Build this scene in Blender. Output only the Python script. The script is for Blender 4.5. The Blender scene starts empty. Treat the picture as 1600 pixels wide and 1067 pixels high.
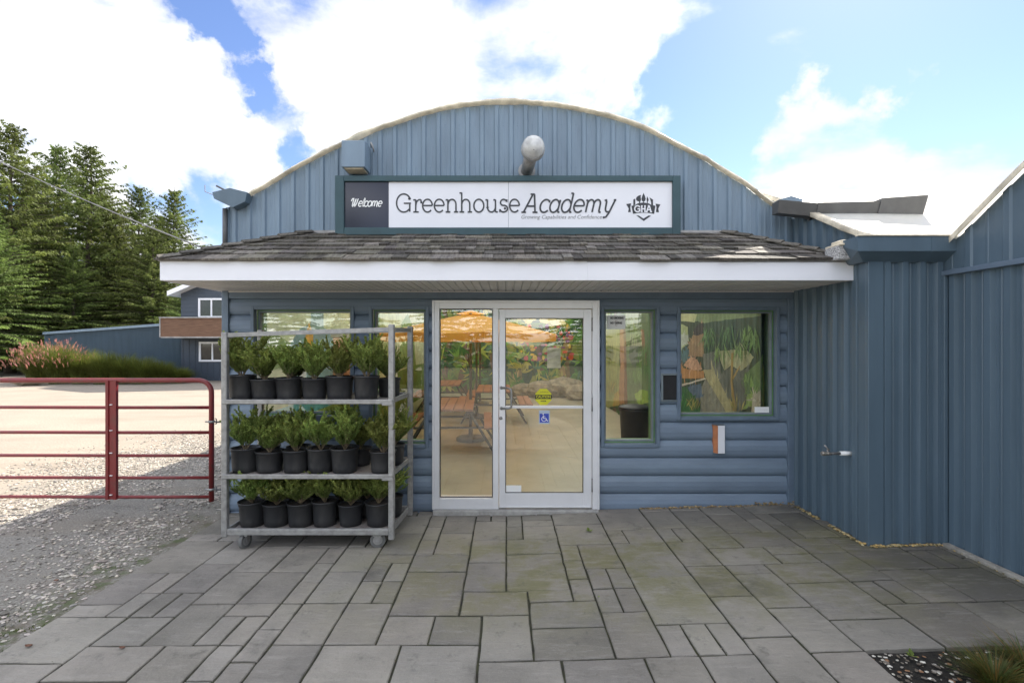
import bpy, math, random
from mathutils import Vector, noise as mnoise
random.seed(7)
R = math.radians
sc = bpy.context.scene
COL = sc.collection
# ------------------------------------------------------------------ camera
CAMZ = 1.78
F = 764.0
cam_d = bpy.data.cameras.new('camera')
cam = bpy.data.objects.new('camera', cam_d)
COL.objects.link(cam)
cam.location = (0, 0, CAMZ)
cam.rotation_euler = (R(90), 0, 0)
cam_d.sensor_width = 36.0
cam_d.lens = F / 1600 * 36
cam_d.shift_x = 8 / 1600
cam_d.shift_y = 3.5 / 1600
cam_d.clip_start = 0.05
cam_d.clip_end = 2000
sc.camera = cam
# ------------------------------------------------------------------ light
SUN = Vector((0.64, 0.85, 1.0)).normalized()
SUN_EL = math.asin(SUN.z)
SUN_AZ = math.atan2(SUN.x, SUN.y)
sl = bpy.data.lights.new('sun', 'SUN')
sl.energy = 2.3
sl.angle = R(0.5)
sl.color = (1.0, 0.93, 0.82)
so = bpy.data.objects.new('sun', sl)
COL.objects.link(so)
so.rotation_euler = SUN.to_track_quat('Z', 'Y').to_euler()
so.location = (20, 26, 40)
sc.view_settings.view_transform = 'Standard'
sc.view_settings.look = 'None'
sc.view_settings.gamma = 1
sc.view_settings.exposure = 2.38

world = bpy.data.worlds.new('World')
sc.world = world
world.use_nodes = True
WN = world.node_tree
WN.nodes.clear()
def wnode(t, **k):
    n = WN.nodes.new(t)
    for a, b in k.items(): setattr(n, a, b)
    return n
def wl(a, b): WN.links.new(a, b)
def wmath(op, a, b=None, clamp=False):
    n = wnode('ShaderNodeMath', operation=op, use_clamp=clamp)
    for i, v in enumerate((a, b)):
        if v is None: continue
        if isinstance(v, (int, float)): n.inputs[i].default_value = v
        else: wl(v, n.inputs[i])
    return n.outputs[0]
w_out = wnode('ShaderNodeOutputWorld')
w_tc = wnode('ShaderNodeTexCoord')
sky = wnode('ShaderNodeTexSky', sky_type='NISHITA')
sky.sun_disc = False
sky.sun_elevation = SUN_EL
sky.sun_rotation = SUN_AZ
sky.dust_density = 0.15
sky.ozone_density = 1.6
sky.air_density = 1.0
SKY_STR = 0.042
bg_sky = wnode('ShaderNodeBackground')
bg_sky.inputs[1].default_value = SKY_STR
hs = wnode('ShaderNodeHueSaturation')
hs.inputs['Saturation'].default_value = 1.1
hs.inputs['Hue'].default_value = 0.512
wl(sky.outputs[0], hs.inputs['Color'])
wl(hs.outputs[0], bg_sky.inputs[0])
bg_cl = wnode('ShaderNodeBackground')
# clouds behind the camera brightened to light the front wall, those ahead dimmed
w_sep = wnode('ShaderNodeSeparateXYZ')
wl(w_tc.outputs['Generated'], w_sep.inputs[0])
w_mr = wnode('ShaderNodeMapRange', interpolation_type='SMOOTHSTEP')
wl(w_sep.outputs['Y'], w_mr.inputs['Value'])
for k_, v_ in (('From Min', 0.15), ('From Max', 0.62), ('To Min', 0.92), ('To Max', 0.30)): w_mr.inputs[k_].default_value = v_
wl(w_mr.outputs['Result'], bg_cl.inputs[1])
def pdir(px, py): return Vector(((px - 792) / F, 1.0, (537 - py) / F)).normalized()
mp = wnode('ShaderNodeMapping')
mp.inputs['Scale'].default_value = (1.0, 1.0, 1.9)
wl(w_tc.outputs['Generated'], mp.inputs['Vector'])
nz = wnode('ShaderNodeTexNoise')
nz.inputs['Scale'].default_value = 3.1
nz.inputs['Detail'].default_value = 9
nz.inputs['Roughness'].default_value = 0.56
nz.inputs['Distortion'].default_value = 0.25
wl(mp.outputs[0], nz.inputs['Vector'])
dens = wmath('MULTIPLY_ADD', nz.outputs['Fac'], 1.35)
dens.node.inputs[2].default_value = -0.175
wz = wnode('ShaderNodeTexNoise')
wz.inputs['Scale'].default_value = 7
wz.inputs['Detail'].default_value = 7
wz.inputs['Roughness'].default_value = 0.6
wl(w_tc.outputs['Generated'], wz.inputs['Vector'])
wv1 = wnode('ShaderNodeVectorMath', operation='SUBTRACT')
wl(wz.outputs['Color'], wv1.inputs[0]); wv1.inputs[1].default_value = (.5, .5, .5)
wv2 = wnode('ShaderNodeVectorMath', operation='SCALE'); wv2.inputs['Scale'].default_value = .22
wl(wv1.outputs[0], wv2.inputs[0])
wv3 = wnode('ShaderNodeVectorMath', operation='ADD')
wl(w_tc.outputs['Generated'], wv3.inputs[0]); wl(wv2.outputs[0], wv3.inputs[1])
WDIR = wv3.outputs[0]
BUMPS = [(720, 70, .40, .17), (180, 230, .34, .17), (60, 20, .18, .07), (560, 230, .22, .16), (1480, 280, .13, .24), (1330, 270, .10, .20), (1210, 285, .09, .16), (1180, 240, .05, .10), (1300, 200, .07, .10), (1380, 155, .05, .10), (1210, 160, .03, .08), (1150, 225, .05, .16), (1215, 205, .05, .20), (1270, 185, .045, .20), (1330, 158, .045, .22), (1385, 140, .035, .20), (1420, 128, .02, .16), (1500, 88, .03, .16), (1540, 78, .02, .14),
         (930, 120, .16, .16), (960, 20, .10, .10), (310, 10, .06, -.30), (345, 45, .05, -.30), (385, 90, .05, -.34), (420, 135, .045, -.34), (300, 60, .03, -.1), (455, 195, .04, -.26), (475, 245, .045, -.32), (345, 350, .085, -.34), (60, 340, .05, -.2), (250, 330, .05, -.2),
         (1340, 50, .45, -.24), (1100, 170, .13, -.20), (1580, 60, .3, -.12), (1050, 60, .08, -.12), (1500, 150, .10, -.12)]
for px, py, r, a in BUMPS:
    c = pdir(px, py)
    vm = wnode('ShaderNodeVectorMath', operation='DISTANCE')
    wl(WDIR, vm.inputs[0])
    vm.inputs[1].default_value = c
    mr = wnode('ShaderNodeMapRange', interpolation_type='SMOOTHSTEP')
    wl(vm.outputs['Value'], mr.inputs['Value'])
    mr.inputs['From Min'].default_value = r * 0.25
    mr.inputs['From Max'].default_value = r * 1.25
    mr.inputs['To Min'].default_value = a
    mr.inputs['To Max'].default_value = 0
    dens = wmath('ADD', dens, mr.outputs['Result'])
cov = wnode('ShaderNodeMapRange', interpolation_type='SMOOTHSTEP')
wl(dens, cov.inputs['Value'])
cov.inputs['From Min'].default_value = 0.40
cov.inputs['From Max'].default_value = 0.66
# cloud body shading: slightly greyer bellies
nz2 = wnode('ShaderNodeTexNoise')
nz2.inputs['Scale'].default_value = 2.2
nz2.inputs['Detail'].default_value = 6
wl(mp.outputs[0], nz2.inputs['Vector'])
cr = wnode('ShaderNodeValToRGB')
cr.color_ramp.elements[0].position = 0.38
cr.color_ramp.elements[0].color = (0.66, 0.68, 0.72, 1)
cr.color_ramp.elements[1].position = 0.60
cr.color_ramp.elements[1].color = (1, 1, 1, 1)
wl(nz2.outputs['Fac'], cr.inputs['Fac'])
wl(cr.outputs['Color'], bg_cl.inputs[0])
mx = wnode('ShaderNodeMixShader')
wl(cov.outputs['Result'], mx.inputs[0])
wl(bg_sky.outputs[0], mx.inputs[1])
wl(bg_cl.outputs[0], mx.inputs[2])
wl(mx.outputs[0], w_out.inputs['Surface'])
# ------------------------------------------------------------------ materials
def srgb(r, g, b):
    f = lambda c: (c / 255 / 12.92) if c / 255 <= 0.04045 else ((c / 255 + 0.055) / 1.055) ** 2.4
    return (f(r), f(g), f(b), 1)
def new_mat(name):
    m = bpy.data.materials.new(name)
    m.use_nodes = True
    return m, m.node_tree, m.node_tree.nodes['Principled BSDF']
def mat(name, col, rough=0.6, metal=0.0, var=0.12, scale=6.0, stretch=(1, 1, 1), bump=0.0, bscale=40.0, tint=False, col2=None, lo=0.35, hi=0.65, spec=0.5, detail=6, rvar=0.0):
    m, nt, b = new_mat(name)
    L = nt.links.new
    N = nt.nodes.new
    tc = N('ShaderNodeTexCoord')
    mp = N('ShaderNodeMapping')
    mp.inputs['Scale'].default_value = stretch
    L(tc.outputs['Object'], mp.inputs['Vector'])
    nz = N('ShaderNodeTexNoise')
    nz.inputs['Scale'].default_value = scale
    nz.inputs['Detail'].default_value = detail
    nz.inputs['Roughness'].default_value = 0.62
    L(mp.outputs[0], nz.inputs['Vector'])
    cr = N('ShaderNodeValToRGB')
    c = list(col)[:3]
    if col2 is None:
        a = [x * (1 - var) for x in c]
        d = [min(1, x * (1 + var)) for x in c]
    else:
        a = c
        d = list(col2)[:3]
    cr.color_ramp.elements[0].position = lo
    cr.color_ramp.elements[0].color = (*a, 1)
    cr.color_ramp.elements[1].position = hi
    cr.color_ramp.elements[1].color = (*d, 1)
    L(nz.outputs['Fac'], cr.inputs['Fac'])
    out = cr.outputs['Color']
    if tint:
        at = N('ShaderNodeAttribute')
        at.attribute_name = 'tint'
        mu = N('ShaderNodeMix')
        mu.data_type = 'RGBA'
        mu.blend_type = 'MULTIPLY'
        mu.inputs[0].default_value = 1
        L(out, mu.inputs[6])
        L(at.outputs['Color'], mu.inputs[7])
        out = mu.outputs[2]
    L(out, b.inputs['Base Color'])
    b.inputs['Roughness'].default_value = rough
    b.inputs['Metallic'].default_value = metal
    b.inputs['Specular IOR Level'].default_value = spec
    if rvar:
        mr = N('ShaderNodeMapRange')
        mr.inputs['To Min'].default_value = rough - rvar
        mr.inputs['To Max'].default_value = min(1, rough + rvar)
        L(nz.outputs['Fac'], mr.inputs['Value'])
        L(mr.outputs['Result'], b.inputs['Roughness'])
    if bump:
        n2 = N('ShaderNodeTexNoise')
        n2.inputs['Scale'].default_value = bscale
        n2.inputs['Detail'].default_value = 4
        L(mp.outputs[0], n2.inputs['Vector'])
        bp = N('ShaderNodeBump')
        bp.inputs['Strength'].default_value = bump
        bp.inputs['Distance'].default_value = 0.01
        L(n2.outputs['Fac'], bp.inputs['Height'])
        L(bp.outputs[0], b.inputs['Normal'])
    return m
def leaf_mat(name, col, trans=0.35, var=0.3, scale=3.0, rough=0.55, tint=True, objvar=0.0):
    m = mat(name, col, rough=rough, var=var, scale=scale, tint=tint, spec=0.3)
    nt = m.node_tree
    b = nt.nodes['Principled BSDF']
    out = nt.nodes['Material Output']
    src = b.inputs['Base Color'].links[0].from_socket
    if objvar:
        oi = nt.nodes.new('ShaderNodeObjectInfo')
        hsn = nt.nodes.new('ShaderNodeHueSaturation')
        for k, (a, c) in (('Hue', (0.5 - objvar * .12, 0.5 + objvar * .10)), ('Value', (1 - objvar, 1 + objvar))):
            mr = nt.nodes.new('ShaderNodeMapRange')
            mr.inputs['To Min'].default_value = a
            mr.inputs['To Max'].default_value = c
            nt.links.new(oi.outputs['Random'], mr.inputs['Value'])
            nt.links.new(mr.outputs['Result'], hsn.inputs[k])
        nt.links.new(src, hsn.inputs['Color'])
        src = hsn.outputs[0]
        nt.links.new(src, b.inputs['Base Color'])
    tr = nt.nodes.new('ShaderNodeBsdfTranslucent')
    nt.links.new(src, tr.inputs['Color'])
    ms = nt.nodes.new('ShaderNodeMixShader')
    ms.inputs[0].default_value = trans
    nt.links.new(b.outputs[0], ms.inputs[1])
    nt.links.new(tr.outputs[0], ms.inputs[2])
    nt.links.new(ms.outputs[0], out.inputs['Surface'])
    return m
def glass_mat(name, tint=(0.93, 0.97, 0.94), boost=1.0, base=0.0):
    m, nt, b = new_mat(name)
    nt.nodes.remove(b)
    out = nt.nodes['Material Output']
    tr = nt.nodes.new('ShaderNodeBsdfTransparent')
    tr.inputs[0].default_value = (*tint, 1)
    gl = nt.nodes.new('ShaderNodeBsdfGlossy')
    gl.inputs['Roughness'].default_value = 0.0
    fr = nt.nodes.new('ShaderNodeFresnel')
    fr.inputs['IOR'].default_value = 1.5
    ma = nt.nodes.new('ShaderNodeMath')
    ma.operation = 'MULTIPLY_ADD'
    ma.inputs[1].default_value = boost
    ma.inputs[2].default_value = base
    nt.links.new(fr.outputs[0], ma.inputs[0])
    ms = nt.nodes.new('ShaderNodeMixShader')
    nt.links.new(ma.outputs[0], ms.inputs[0])
    nt.links.new(tr.outputs[0], ms.inputs[1])
    nt.links.new(gl.outputs[0], ms.inputs[2])
    nt.links.new(ms.outputs[0], out.inputs['Surface'])
    return m
def film_mat(name, col, trans=0.5):
    m = mat(name, col, rough=0.45, var=0.10, scale=1.6, detail=8)
    nt = m.node_tree
    b = nt.nodes['Principled BSDF']
    out = nt.nodes['Material Output']
    tr = nt.nodes.new('ShaderNodeBsdfTranslucent')
    tr.inputs[0].default_value = col
    ms = nt.nodes.new('ShaderNodeMixShader')
    ms.inputs[0].default_value = trans
    nt.links.new(b.outputs[0], ms.inputs[1])
    nt.links.new(tr.outputs[0], ms.inputs[2])
    nt.links.new(ms.outputs[0], out.inputs['Surface'])
    return m
M = {}
M['blue_metal'] = mat('blue_metal', (0.166, 0.228, 0.290, 1), rough=0.42, var=0.14, scale=3.5, stretch=(1, 1, .25), bump=0.15, bscale=14, spec=0.5, rvar=0.08)
M['blue_metal_dark'] = mat('blue_metal_dark', (0.094, 0.138, 0.176, 1), rough=0.38, var=0.10, scale=3.0, stretch=(1.5, 1.5, .2), bump=0.12, bscale=12, spec=0.5, rvar=0.08)
M['siding'] = mat('siding_paint', (0.172, 0.225, 0.290, 1), rough=0.5, var=0.12, scale=2.4, stretch=(.5, 1, 1.6), bump=0.25, bscale=60, spec=0.45, detail=9, tint=True)
M['trim_blue'] = mat('trim_blue', (0.125, 0.17, 0.225, 1), rough=0.5, var=0.1, scale=5)
M['trim_grey'] = mat('trim_grey_blue', (0.17, 0.205, 0.22, 1), rough=0.55, var=0.14, scale=5)
M['reveal_green'] = mat('reveal_green', (0.10, 0.22, 0.08, 1), rough=0.5, var=0.12, scale=5)
M['aluminium'] = mat('anodised_aluminium', (0.74, 0.74, 0.76, 1), rough=0.38, metal=0.25, var=0.04, scale=4, spec=0.5, rvar=0.06)
M['white_paint'] = mat('white_fascia_metal', (0.80, 0.80, 0.83, 1), rough=0.4, var=0.035, scale=1.2, stretch=(.6, 1, 4), detail=8, bump=0.05, bscale=3)
M['soffit'] = mat('soffit_vinyl', (0.60, 0.59, 0.57, 1), rough=0.55, var=0.08, scale=3)
M['soffit_dark'] = mat('soffit_groove', (0.22, 0.21, 0.20, 1), rough=0.7, var=0.08, scale=3)
M['shake'] = mat('cedar_shake', (0.115, 0.106, 0.093, 1), rough=0.85, var=0.40, scale=7, stretch=(9, 1.2, 1.2), bump=0.9, bscale=16, tint=True, spec=0.25)
M['film'] = film_mat('greenhouse_film', (0.90, 0.89, 0.84, 1), 0.55)
M['film_edge'] = mat('film_edge', (0.62, 0.55, 0.42, 1), rough=0.6, var=0.35, scale=5, detail=8, bump=0.5, bscale=20)
M['steel'] = mat('galvanised_steel', (0.32, 0.315, 0.305, 1), rough=0.5, metal=0.55, var=0.2, scale=18, spec=0.5, rvar=0.1, bump=0.15, bscale=60)
M['rust_steel'] = mat('worn_steel', (0.30, 0.27, 0.25, 1), rough=0.6, metal=0.4, col2=(0.16, 0.09, 0.06), scale=9, lo=0.5, hi=0.75)
M['dark_metal'] = mat('dark_grey_metal', (0.10, 0.10, 0.10, 1), rough=0.5, var=0.2, scale=5)
M['grey_metal'] = mat('grey_metal', (0.30, 0.29, 0.28, 1), rough=0.5, metal=0.3, var=0.25, scale=6)
M['black'] = mat('black_plastic', (0.012, 0.012, 0.014, 1), rough=0.45, var=0.3, scale=8)
M['pot'] = mat('nursery_pot_plastic', (0.018, 0.019, 0.021, 1), rough=0.5, col2=(0.050, 0.049, 0.047), lo=.5, hi=.8, scale=7, stretch=(1, 1, .4), spec=0.5, rvar=0.12, bump=0.1, bscale=40)
M['soil'] = mat('potting_soil', (0.025, 0.018, 0.012, 1), rough=0.95, var=0.5, scale=60, bump=1.0, bscale=120)
M['box_leaf'] = leaf_mat('boxwood_leaf', (0.215, 0.300, 0.082, 1), trans=0.34, var=0.35, scale=9, objvar=0.18)
M['stem'] = mat('woody_stem', (0.20, 0.15, 0.09, 1), rough=0.8, var=0.3, scale=30)
M['bark'] = mat('bark', (0.085, 0.065, 0.05, 1), rough=0.95, var=0.4, scale=6, stretch=(3, 3, .6), bump=1.0, bscale=18)
M['needle'] = leaf_mat('spruce_needles', (0.100, 0.142, 0.034, 1), trans=0.42, var=0.35, scale=0.5, rough=0.7, objvar=0.15)
M['grass'] = leaf_mat('ornamental_grass_blade', (0.105, 0.135, 0.032, 1), trans=0.4, var=0.3, scale=2)
M['plume'] = leaf_mat('grass_plume', (0.42, 0.20, 0.15, 1), trans=0.4, var=0.3, scale=4)
M['red_paint'] = mat('red_gate_paint', (0.185, 0.018, 0.020, 1), rough=0.38, col2=(0.13, 0.035, 0.028), lo=.5, hi=.72, scale=16, spec=0.5, bump=0.08, bscale=50, rvar=0.08)
M['teal'] = mat('teal_sign_frame', (0.026, 0.066, 0.078, 1), rough=0.5, var=0.12, scale=4)
M['sign_white'] = mat('sign_white', (0.74, 0.74, 0.77, 1), rough=0.3, var=0.02, scale=2)
M['sign_navy'] = mat('sign_navy', (0.020, 0.020, 0.032, 1), rough=0.12, var=0.1, scale=2)
M['ink'] = mat('sign_ink', (0.035, 0.037, 0.042, 1), rough=0.5, var=0.05)
M['ink_grey'] = mat('sign_ink_grey', (0.16, 0.16, 0.16, 1), rough=0.5, var=0.05)
M['paper'] = mat('paper_white', (0.80, 0.80, 0.78, 1), rough=0.6, var=0.02)
M['yellow'] = mat('sticker_yellow', (0.62, 0.60, 0.02, 1), rough=0.4, var=0.05)
M['blue_sticker'] = mat('sticker_blue', (0.03, 0.06, 0.42, 1), rough=0.4, var=0.05)
M['sticker_pale'] = mat('sticker_pale', (0.42, 0.50, 0.60, 1), rough=0.4, var=0.05)
M['orange'] = mat('orange_paint', (0.42, 0.15, 0.06, 1), rough=0.6, var=0.2, scale=10)
M['glass'] = glass_mat('window_glass', boost=1.6, base=0.08)
M['glass_bright'] = glass_mat('coated_glass', tint=(0.86, 0.90, 0.80), boost=2.2, base=0.14)
M['lamp_glass'] = mat('lamp_glass', (0.80, 0.80, 0.77, 1), rough=0.12, var=0.2, scale=14)
M['lamp_glass'].node_tree.nodes['Principled BSDF'].inputs['Transmission Weight'].default_value = 0.45
M['wood_red'] = mat('weathered_cedar', (0.17, 0.092, 0.055, 1), rough=0.75, var=0.35, scale=5, stretch=(.5, 1, 9), bump=0.5, bscale=12)
M['wood'] = mat('table_wood', (0.30, 0.15, 0.10, 1), rough=0.6, var=0.25, scale=4, stretch=(1, 6, 1))
M['canvas'] = leaf_mat('umbrella_canvas', (0.95, 0.50, 0.10, 1), trans=0.5, var=0.06, scale=2, tint=False)
M['pale_wall'] = mat('pale_interior_wall', (0.56, 0.62, 0.40, 1), rough=0.7, var=0.10, scale=1.2)
M['mural_base'] = mat('mural_base', (0.035, 0.07, 0.025, 1), rough=0.6, col2=(0.15, 0.21, 0.06), scale=1.3, detail=8)
M['mural'] = mat('mural_paint', (0.85, 0.85, 0.85, 1), rough=0.6, var=0.22, scale=5, stretch=(1, 1, 1), tint=True, detail=9)
M['concrete'] = mat('concrete_floor', (0.37, 0.335, 0.255, 1), rough=0.35, var=0.14, scale=1.5, detail=9)
M['tube'] = mat('hoop_tube', (0.42, 0.43, 0.43, 1), rough=0.4, metal=0.4, var=0.1)
M['foam'] = mat('expanding_foam', (0.42, 0.32, 0.16, 1), rough=0.9, var=0.4, scale=30, bump=1, bscale=60)
M['speckle'] = mat('speckled_board', (0.42, 0.41, 0.40, 1), rough=0.8, var=0.45, scale=70, lo=0.42, hi=0.58)
M['house_blue'] = mat('house_siding', (0.042, 0.056, 0.078, 1), rough=0.55, var=0.08, scale=2)
M['rubber'] = mat('grey_rubber', (0.12, 0.12, 0.115, 1), rough=0.7, var=0.2, scale=10)
M['brass'] = mat('old_brass', (0.35, 0.32, 0.28, 1), rough=0.4, metal=0.7, var=0.25, scale=30)
M['rope'] = mat('cable_sheath', (0.16, 0.155, 0.15, 1), rough=0.6, var=0.2, scale=3)
M['boulder'] = mat('boulder', (0.24, 0.20, 0.14, 1), rough=0.9, var=0.4, scale=4, bump=0.8, bscale=14)
# ------------------------------------------------------------------ mesh helper
class MB:
    def __init__(s):
        s.v = []; s.f = []; s.m = []; s.t = []; s.cm = 0; s.ct = (1, 1, 1); s.sm = []; s.cs = False
    def face(s, idx):
        s.f.append(idx); s.m.append(s.cm); s.t.append(s.ct); s.sm.append(s.cs)
    def poly(s, pts):
        n = len(s.v)
        s.v += [tuple(p) for p in pts]
        s.face(tuple(range(n, n + len(pts))))
    def box(s, a, b, bev=0.0):
        x0, y0, z0 = a; x1, y1, z1 = b
        if x0 > x1: x0, x1 = x1, x0
        if y0 > y1: y0, y1 = y1, y0
        if z0 > z1: z0, z1 = z1, z0
        bv = min(bev, (x1 - x0) * .45, (y1 - y0) * .45, (z1 - z0) * .45)
        if bv <= 0:
            n = len(s.v)
            s.v += [(x0, y0, z0), (x1, y0, z0), (x1, y1, z0), (x0, y1, z0), (x0, y0, z1), (x1, y0, z1), (x1, y1, z1), (x0, y1, z1)]
            for q in ((0, 3, 2, 1), (4, 5, 6, 7), (0, 1, 5, 4), (1, 2, 6, 5), (2, 3, 7, 6), (3, 0, 4, 7)): s.face(tuple(n + i for i in q))
            return
        X = (x0, x1); Y = (y0, y1); Z = (z0, z1)
        n = len(s.v); ix = {}
        for i in (0, 1):
            for j in (0, 1):
                for k in (0, 1):
                    c = (X[i], Y[j], Z[k]); d = (bv if i == 0 else -bv, bv if j == 0 else -bv, bv if k == 0 else -bv)
                    for ax in range(3):
                        p = [c[0] + d[0], c[1] + d[1], c[2] + d[2]]; p[ax] = c[ax]
                        ix[(i, j, k, ax)] = len(s.v); s.v.append(tuple(p))
        g = lambda i, j, k, ax: ix[(i, j, k, ax)]
        for k, o in ((0, 0), (1, 1)):
            q = [g(0, 0, k, 2), g(1, 0, k, 2), g(1, 1, k, 2), g(0, 1, k, 2)]; s.face(tuple(q if o else q[::-1]))
            q = [g(k, 0, 0, 0), g(k, 1, 0, 0), g(k, 1, 1, 0), g(k, 0, 1, 0)]; s.face(tuple(q if o else q[::-1]))
            q = [g(0, k, 0, 1), g(0, k, 1, 1), g(1, k, 1, 1), g(1, k, 0, 1)]; s.face(tuple(q if o else q[::-1]))
        for i in (0, 1):
            for j in (0, 1):
                s.face((g(i, j, 0, 0), g(i, j, 1, 0), g(i, j, 1, 1), g(i, j, 0, 1)))
                s.face((g(i, 0, j, 0), g(i, 1, j, 0), g(i, 1, j, 2), g(i, 0, j, 2)))
                s.face((g(0, i, j, 1), g(1, i, j, 1), g(1, i, j, 2), g(0, i, j, 2)))
                for k in (0, 1): s.face((g(i, j, k, 0), g(i, j, k, 1), g(i, j, k, 2)))
    def tube(s, pts, r, n=8, cap=True, closed=False):
        pts = [Vector(p) for p in pts]; k = len(pts)
        rr = r if isinstance(r, (list, tuple)) else [r] * k
        base = len(s.v); prev = None
        for i, p in enumerate(pts):
            if i == 0: t = pts[1] - p
            elif i == k - 1: t = p - pts[i - 1]
            else: t = (pts[i + 1] - p).normalized() + (p - pts[i - 1]).normalized()
            t = t.normalized() if t.length > 1e-9 else Vector((0, 0, 1))
            if prev is None:
                u = t.orthogonal().normalized()
                if abs(t.z) < .9: u = t.cross(Vector((0, 0, 1))).normalized()
            else:
                u = (prev - t * prev.dot(t))
                u = u.normalized() if u.length > 1e-6 else t.orthogonal().normalized()
            prev = u; w = t.cross(u)
            for j in range(n):
                a = 2 * math.pi * (j + .5) / n
                s.v.append(tuple(p + (u * math.cos(a) + w * math.sin(a)) * rr[i]))
        cs = s.cs; s.cs = True if n > 5 else cs
        for i in range(k - 1):
            for j in range(n):
                a = base + i * n + j; b = base + i * n + (j + 1) % n
                s.face((a, b, b + n, a + n))
        s.cs = cs
        if cap:
            s.face(tuple(base + j for j in range(n))[::-1])
            s.face(tuple(base + (k - 1) * n + j for j in range(n)))
    def lathe(s, prof, c=(0, 0, 0), n=20, ax='z', cap=False):
        base = len(s.v); k = len(prof)
        for r, h in prof:
            for j in range(n):
                a = 2 * math.pi * j / n
                x, y = r * math.cos(a), r * math.sin(a)
                if ax == 'z': p = (c[0] + x, c[1] + y, c[2] + h)
                elif ax == 'y': p = (c[0] + x, c[1] + h, c[2] + y)
                else: p = (c[0] + h, c[1] + x, c[2] + y)
                s.v.append(p)
        cs = s.cs; s.cs = True
        for i in range(k - 1):
            for j in range(n):
                a = base + i * n + j; b = base + i * n + (j + 1) % n
                s.face((a, b, b + n, a + n))
        s.cs = cs
        if cap:
            s.face(tuple(base + j for j in range(n))[::-1])
            s.face(tuple(base + (k - 1) * n + j for j in range(n)))
    def grid(s, rows):
        base = len(s.v); c = len(rows[0])
        for r in rows: s.v += [tuple(p) for p in r]
        for i in range(len(rows) - 1):
            for j in range(c - 1):
                a = base + i * c + j
                s.face((a, a + 1, a + c + 1, a + c))
    def ribbon(s, pts, w, y=0.0):     # flat stroke in the XZ plane
        n = len(pts); L_ = []; R_ = []
        for i in range(n):
            p = Vector(pts[i])
            a = Vector(pts[i - 1]) if i else None
            b = Vector(pts[i + 1]) if i < n - 1 else None
            d1 = (p - a).normalized() if a is not None else (b - p).normalized()
            d2 = (b - p).normalized() if b is not None else d1
            t = (d1 + d2)
            t = t.normalized() if t.length > 1e-6 else d1
            nn = Vector((-t.y, t.x)); c = max(.45, nn.dot(Vector((-d1.y, d1.x))))
            L_.append(p + nn * w / 2 / c); R_.append(p - nn * w / 2 / c)
        base = len(s.v)
        for l, r in zip(L_, R_): s.v += [(l.x, y, l.y), (r.x, y, r.y)]
        for i in range(n - 1):
            a = base + 2 * i
            s.face((a, a + 1, a + 3, a + 2))
    def build(s, name, mats, parent=None, loc=None):
        me = bpy.data.meshes.new(name)
        me.from_pydata(s.v, [], s.f)
        if not isinstance(mats, (list, tuple)): mats = [mats]
        for m in mats: me.materials.append(M[m] if isinstance(m, str) else m)
        me.polygons.foreach_set('material_index', s.m)
        me.polygons.foreach_set('use_smooth', s.sm)
        if any(t != (1, 1, 1) for t in s.t) or any(getattr(x, 'name', '') for x in ()):
            ca = me.color_attributes.new('tint', 'FLOAT_COLOR', 'CORNER')
            buf = []
            for f, t in zip(s.f, s.t): buf += [t[0], t[1], t[2], 1.0] * len(f)
            ca.data.foreach_set('color', buf)
        elif any(M[m].node_tree.nodes.get('Attribute') for m in mats if isinstance(m, str)):
            ca = me.color_attributes.new('tint', 'FLOAT_COLOR', 'CORNER')
            ca.data.foreach_set('color', [1.0] * (4 * sum(len(f) for f in s.f)))
        me.update()
        o = bpy.data.objects.new(name, me)
        COL.objects.link(o)
        if parent is not None: o.parent = parent
        if loc is not None: o.location = loc
        return o
def tag(o, label, cat, group=None, kind=None):
    if label: o['label'] = label
    if cat: o['category'] = cat
    if group: o['group'] = group
    if kind: o['kind'] = kind
    return o
def struct(o, kind='structure'):
    o['kind'] = kind
    return o
def empty(name, loc=(0, 0, 0), rz=0.0):
    o = bpy.data.objects.new(name, None)
    o.empty_display_size = 0.1
    COL.objects.link(o)
    o.location = loc
    o.rotation_euler = (0, 0, rz)
    return o
def children(o): return [c for c in bpy.data.objects if c.parent == o]
KIDS = {}
def copy_tree(o, parent=None):
    c = o.copy()
    COL.objects.link(c)
    if parent is not None: c.parent = parent
    ks = KIDS.setdefault(o.name, [x for x in bpy.data.objects if x.parent == o])
    for ch in ks: copy_tree(ch, c)
    return c
def P(px, py, d): return Vector(((px - 792) * d / F, d, CAMZ - (py - 537) * d / F))
def text_mesh(body, size, mat_, name, parent, center, y, shear=0.0, spacing=1.0, width=None, bold=0.0):
    cu = bpy.data.curves.new('text', 'FONT')
    cu.body = body; cu.size = size; cu.align_x = 'CENTER'; cu.align_y = 'CENTER'
    cu.shear = shear; cu.space_character = spacing; cu.resolution_u = 3; cu.offset = bold
    ob = bpy.data.objects.new('text', cu)
    COL.objects.link(ob)
    dg = bpy.context.evaluated_depsgraph_get()
    me = bpy.data.meshes.new_from_object(ob.evaluated_get(dg))
    bpy.data.objects.remove(ob)
    xs = [v.co.x for v in me.vertices]
    k = 1.0
    if width and xs: k = width / (max(xs) - min(xs))
    mb = MB()
    mb.v = [(center[0] + v.co.x * k, y, center[1] + v.co.y) for v in me.vertices]
    for p in me.polygons: mb.face(tuple(p.vertices))
    bpy.data.meshes.remove(me)
    return mb.build(name, mat_, parent)
def fbm(x, y, z=0.0, o=4):
    return mnoise.fractal(Vector((x, y, z)), 0.9, 2.1, o)
# ================================================================== GROUND
def sstep(a, b, x):
    t = min(1, max(0, (x - a) / (b - a)))
    return t * t * (3 - 2 * t)
def gz(x, y=0.0): return 0.03 * max(0.0, x) - 0.012 * sstep(-1, -3, x)
EXT = -2.95       # left edge of the patio
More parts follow.
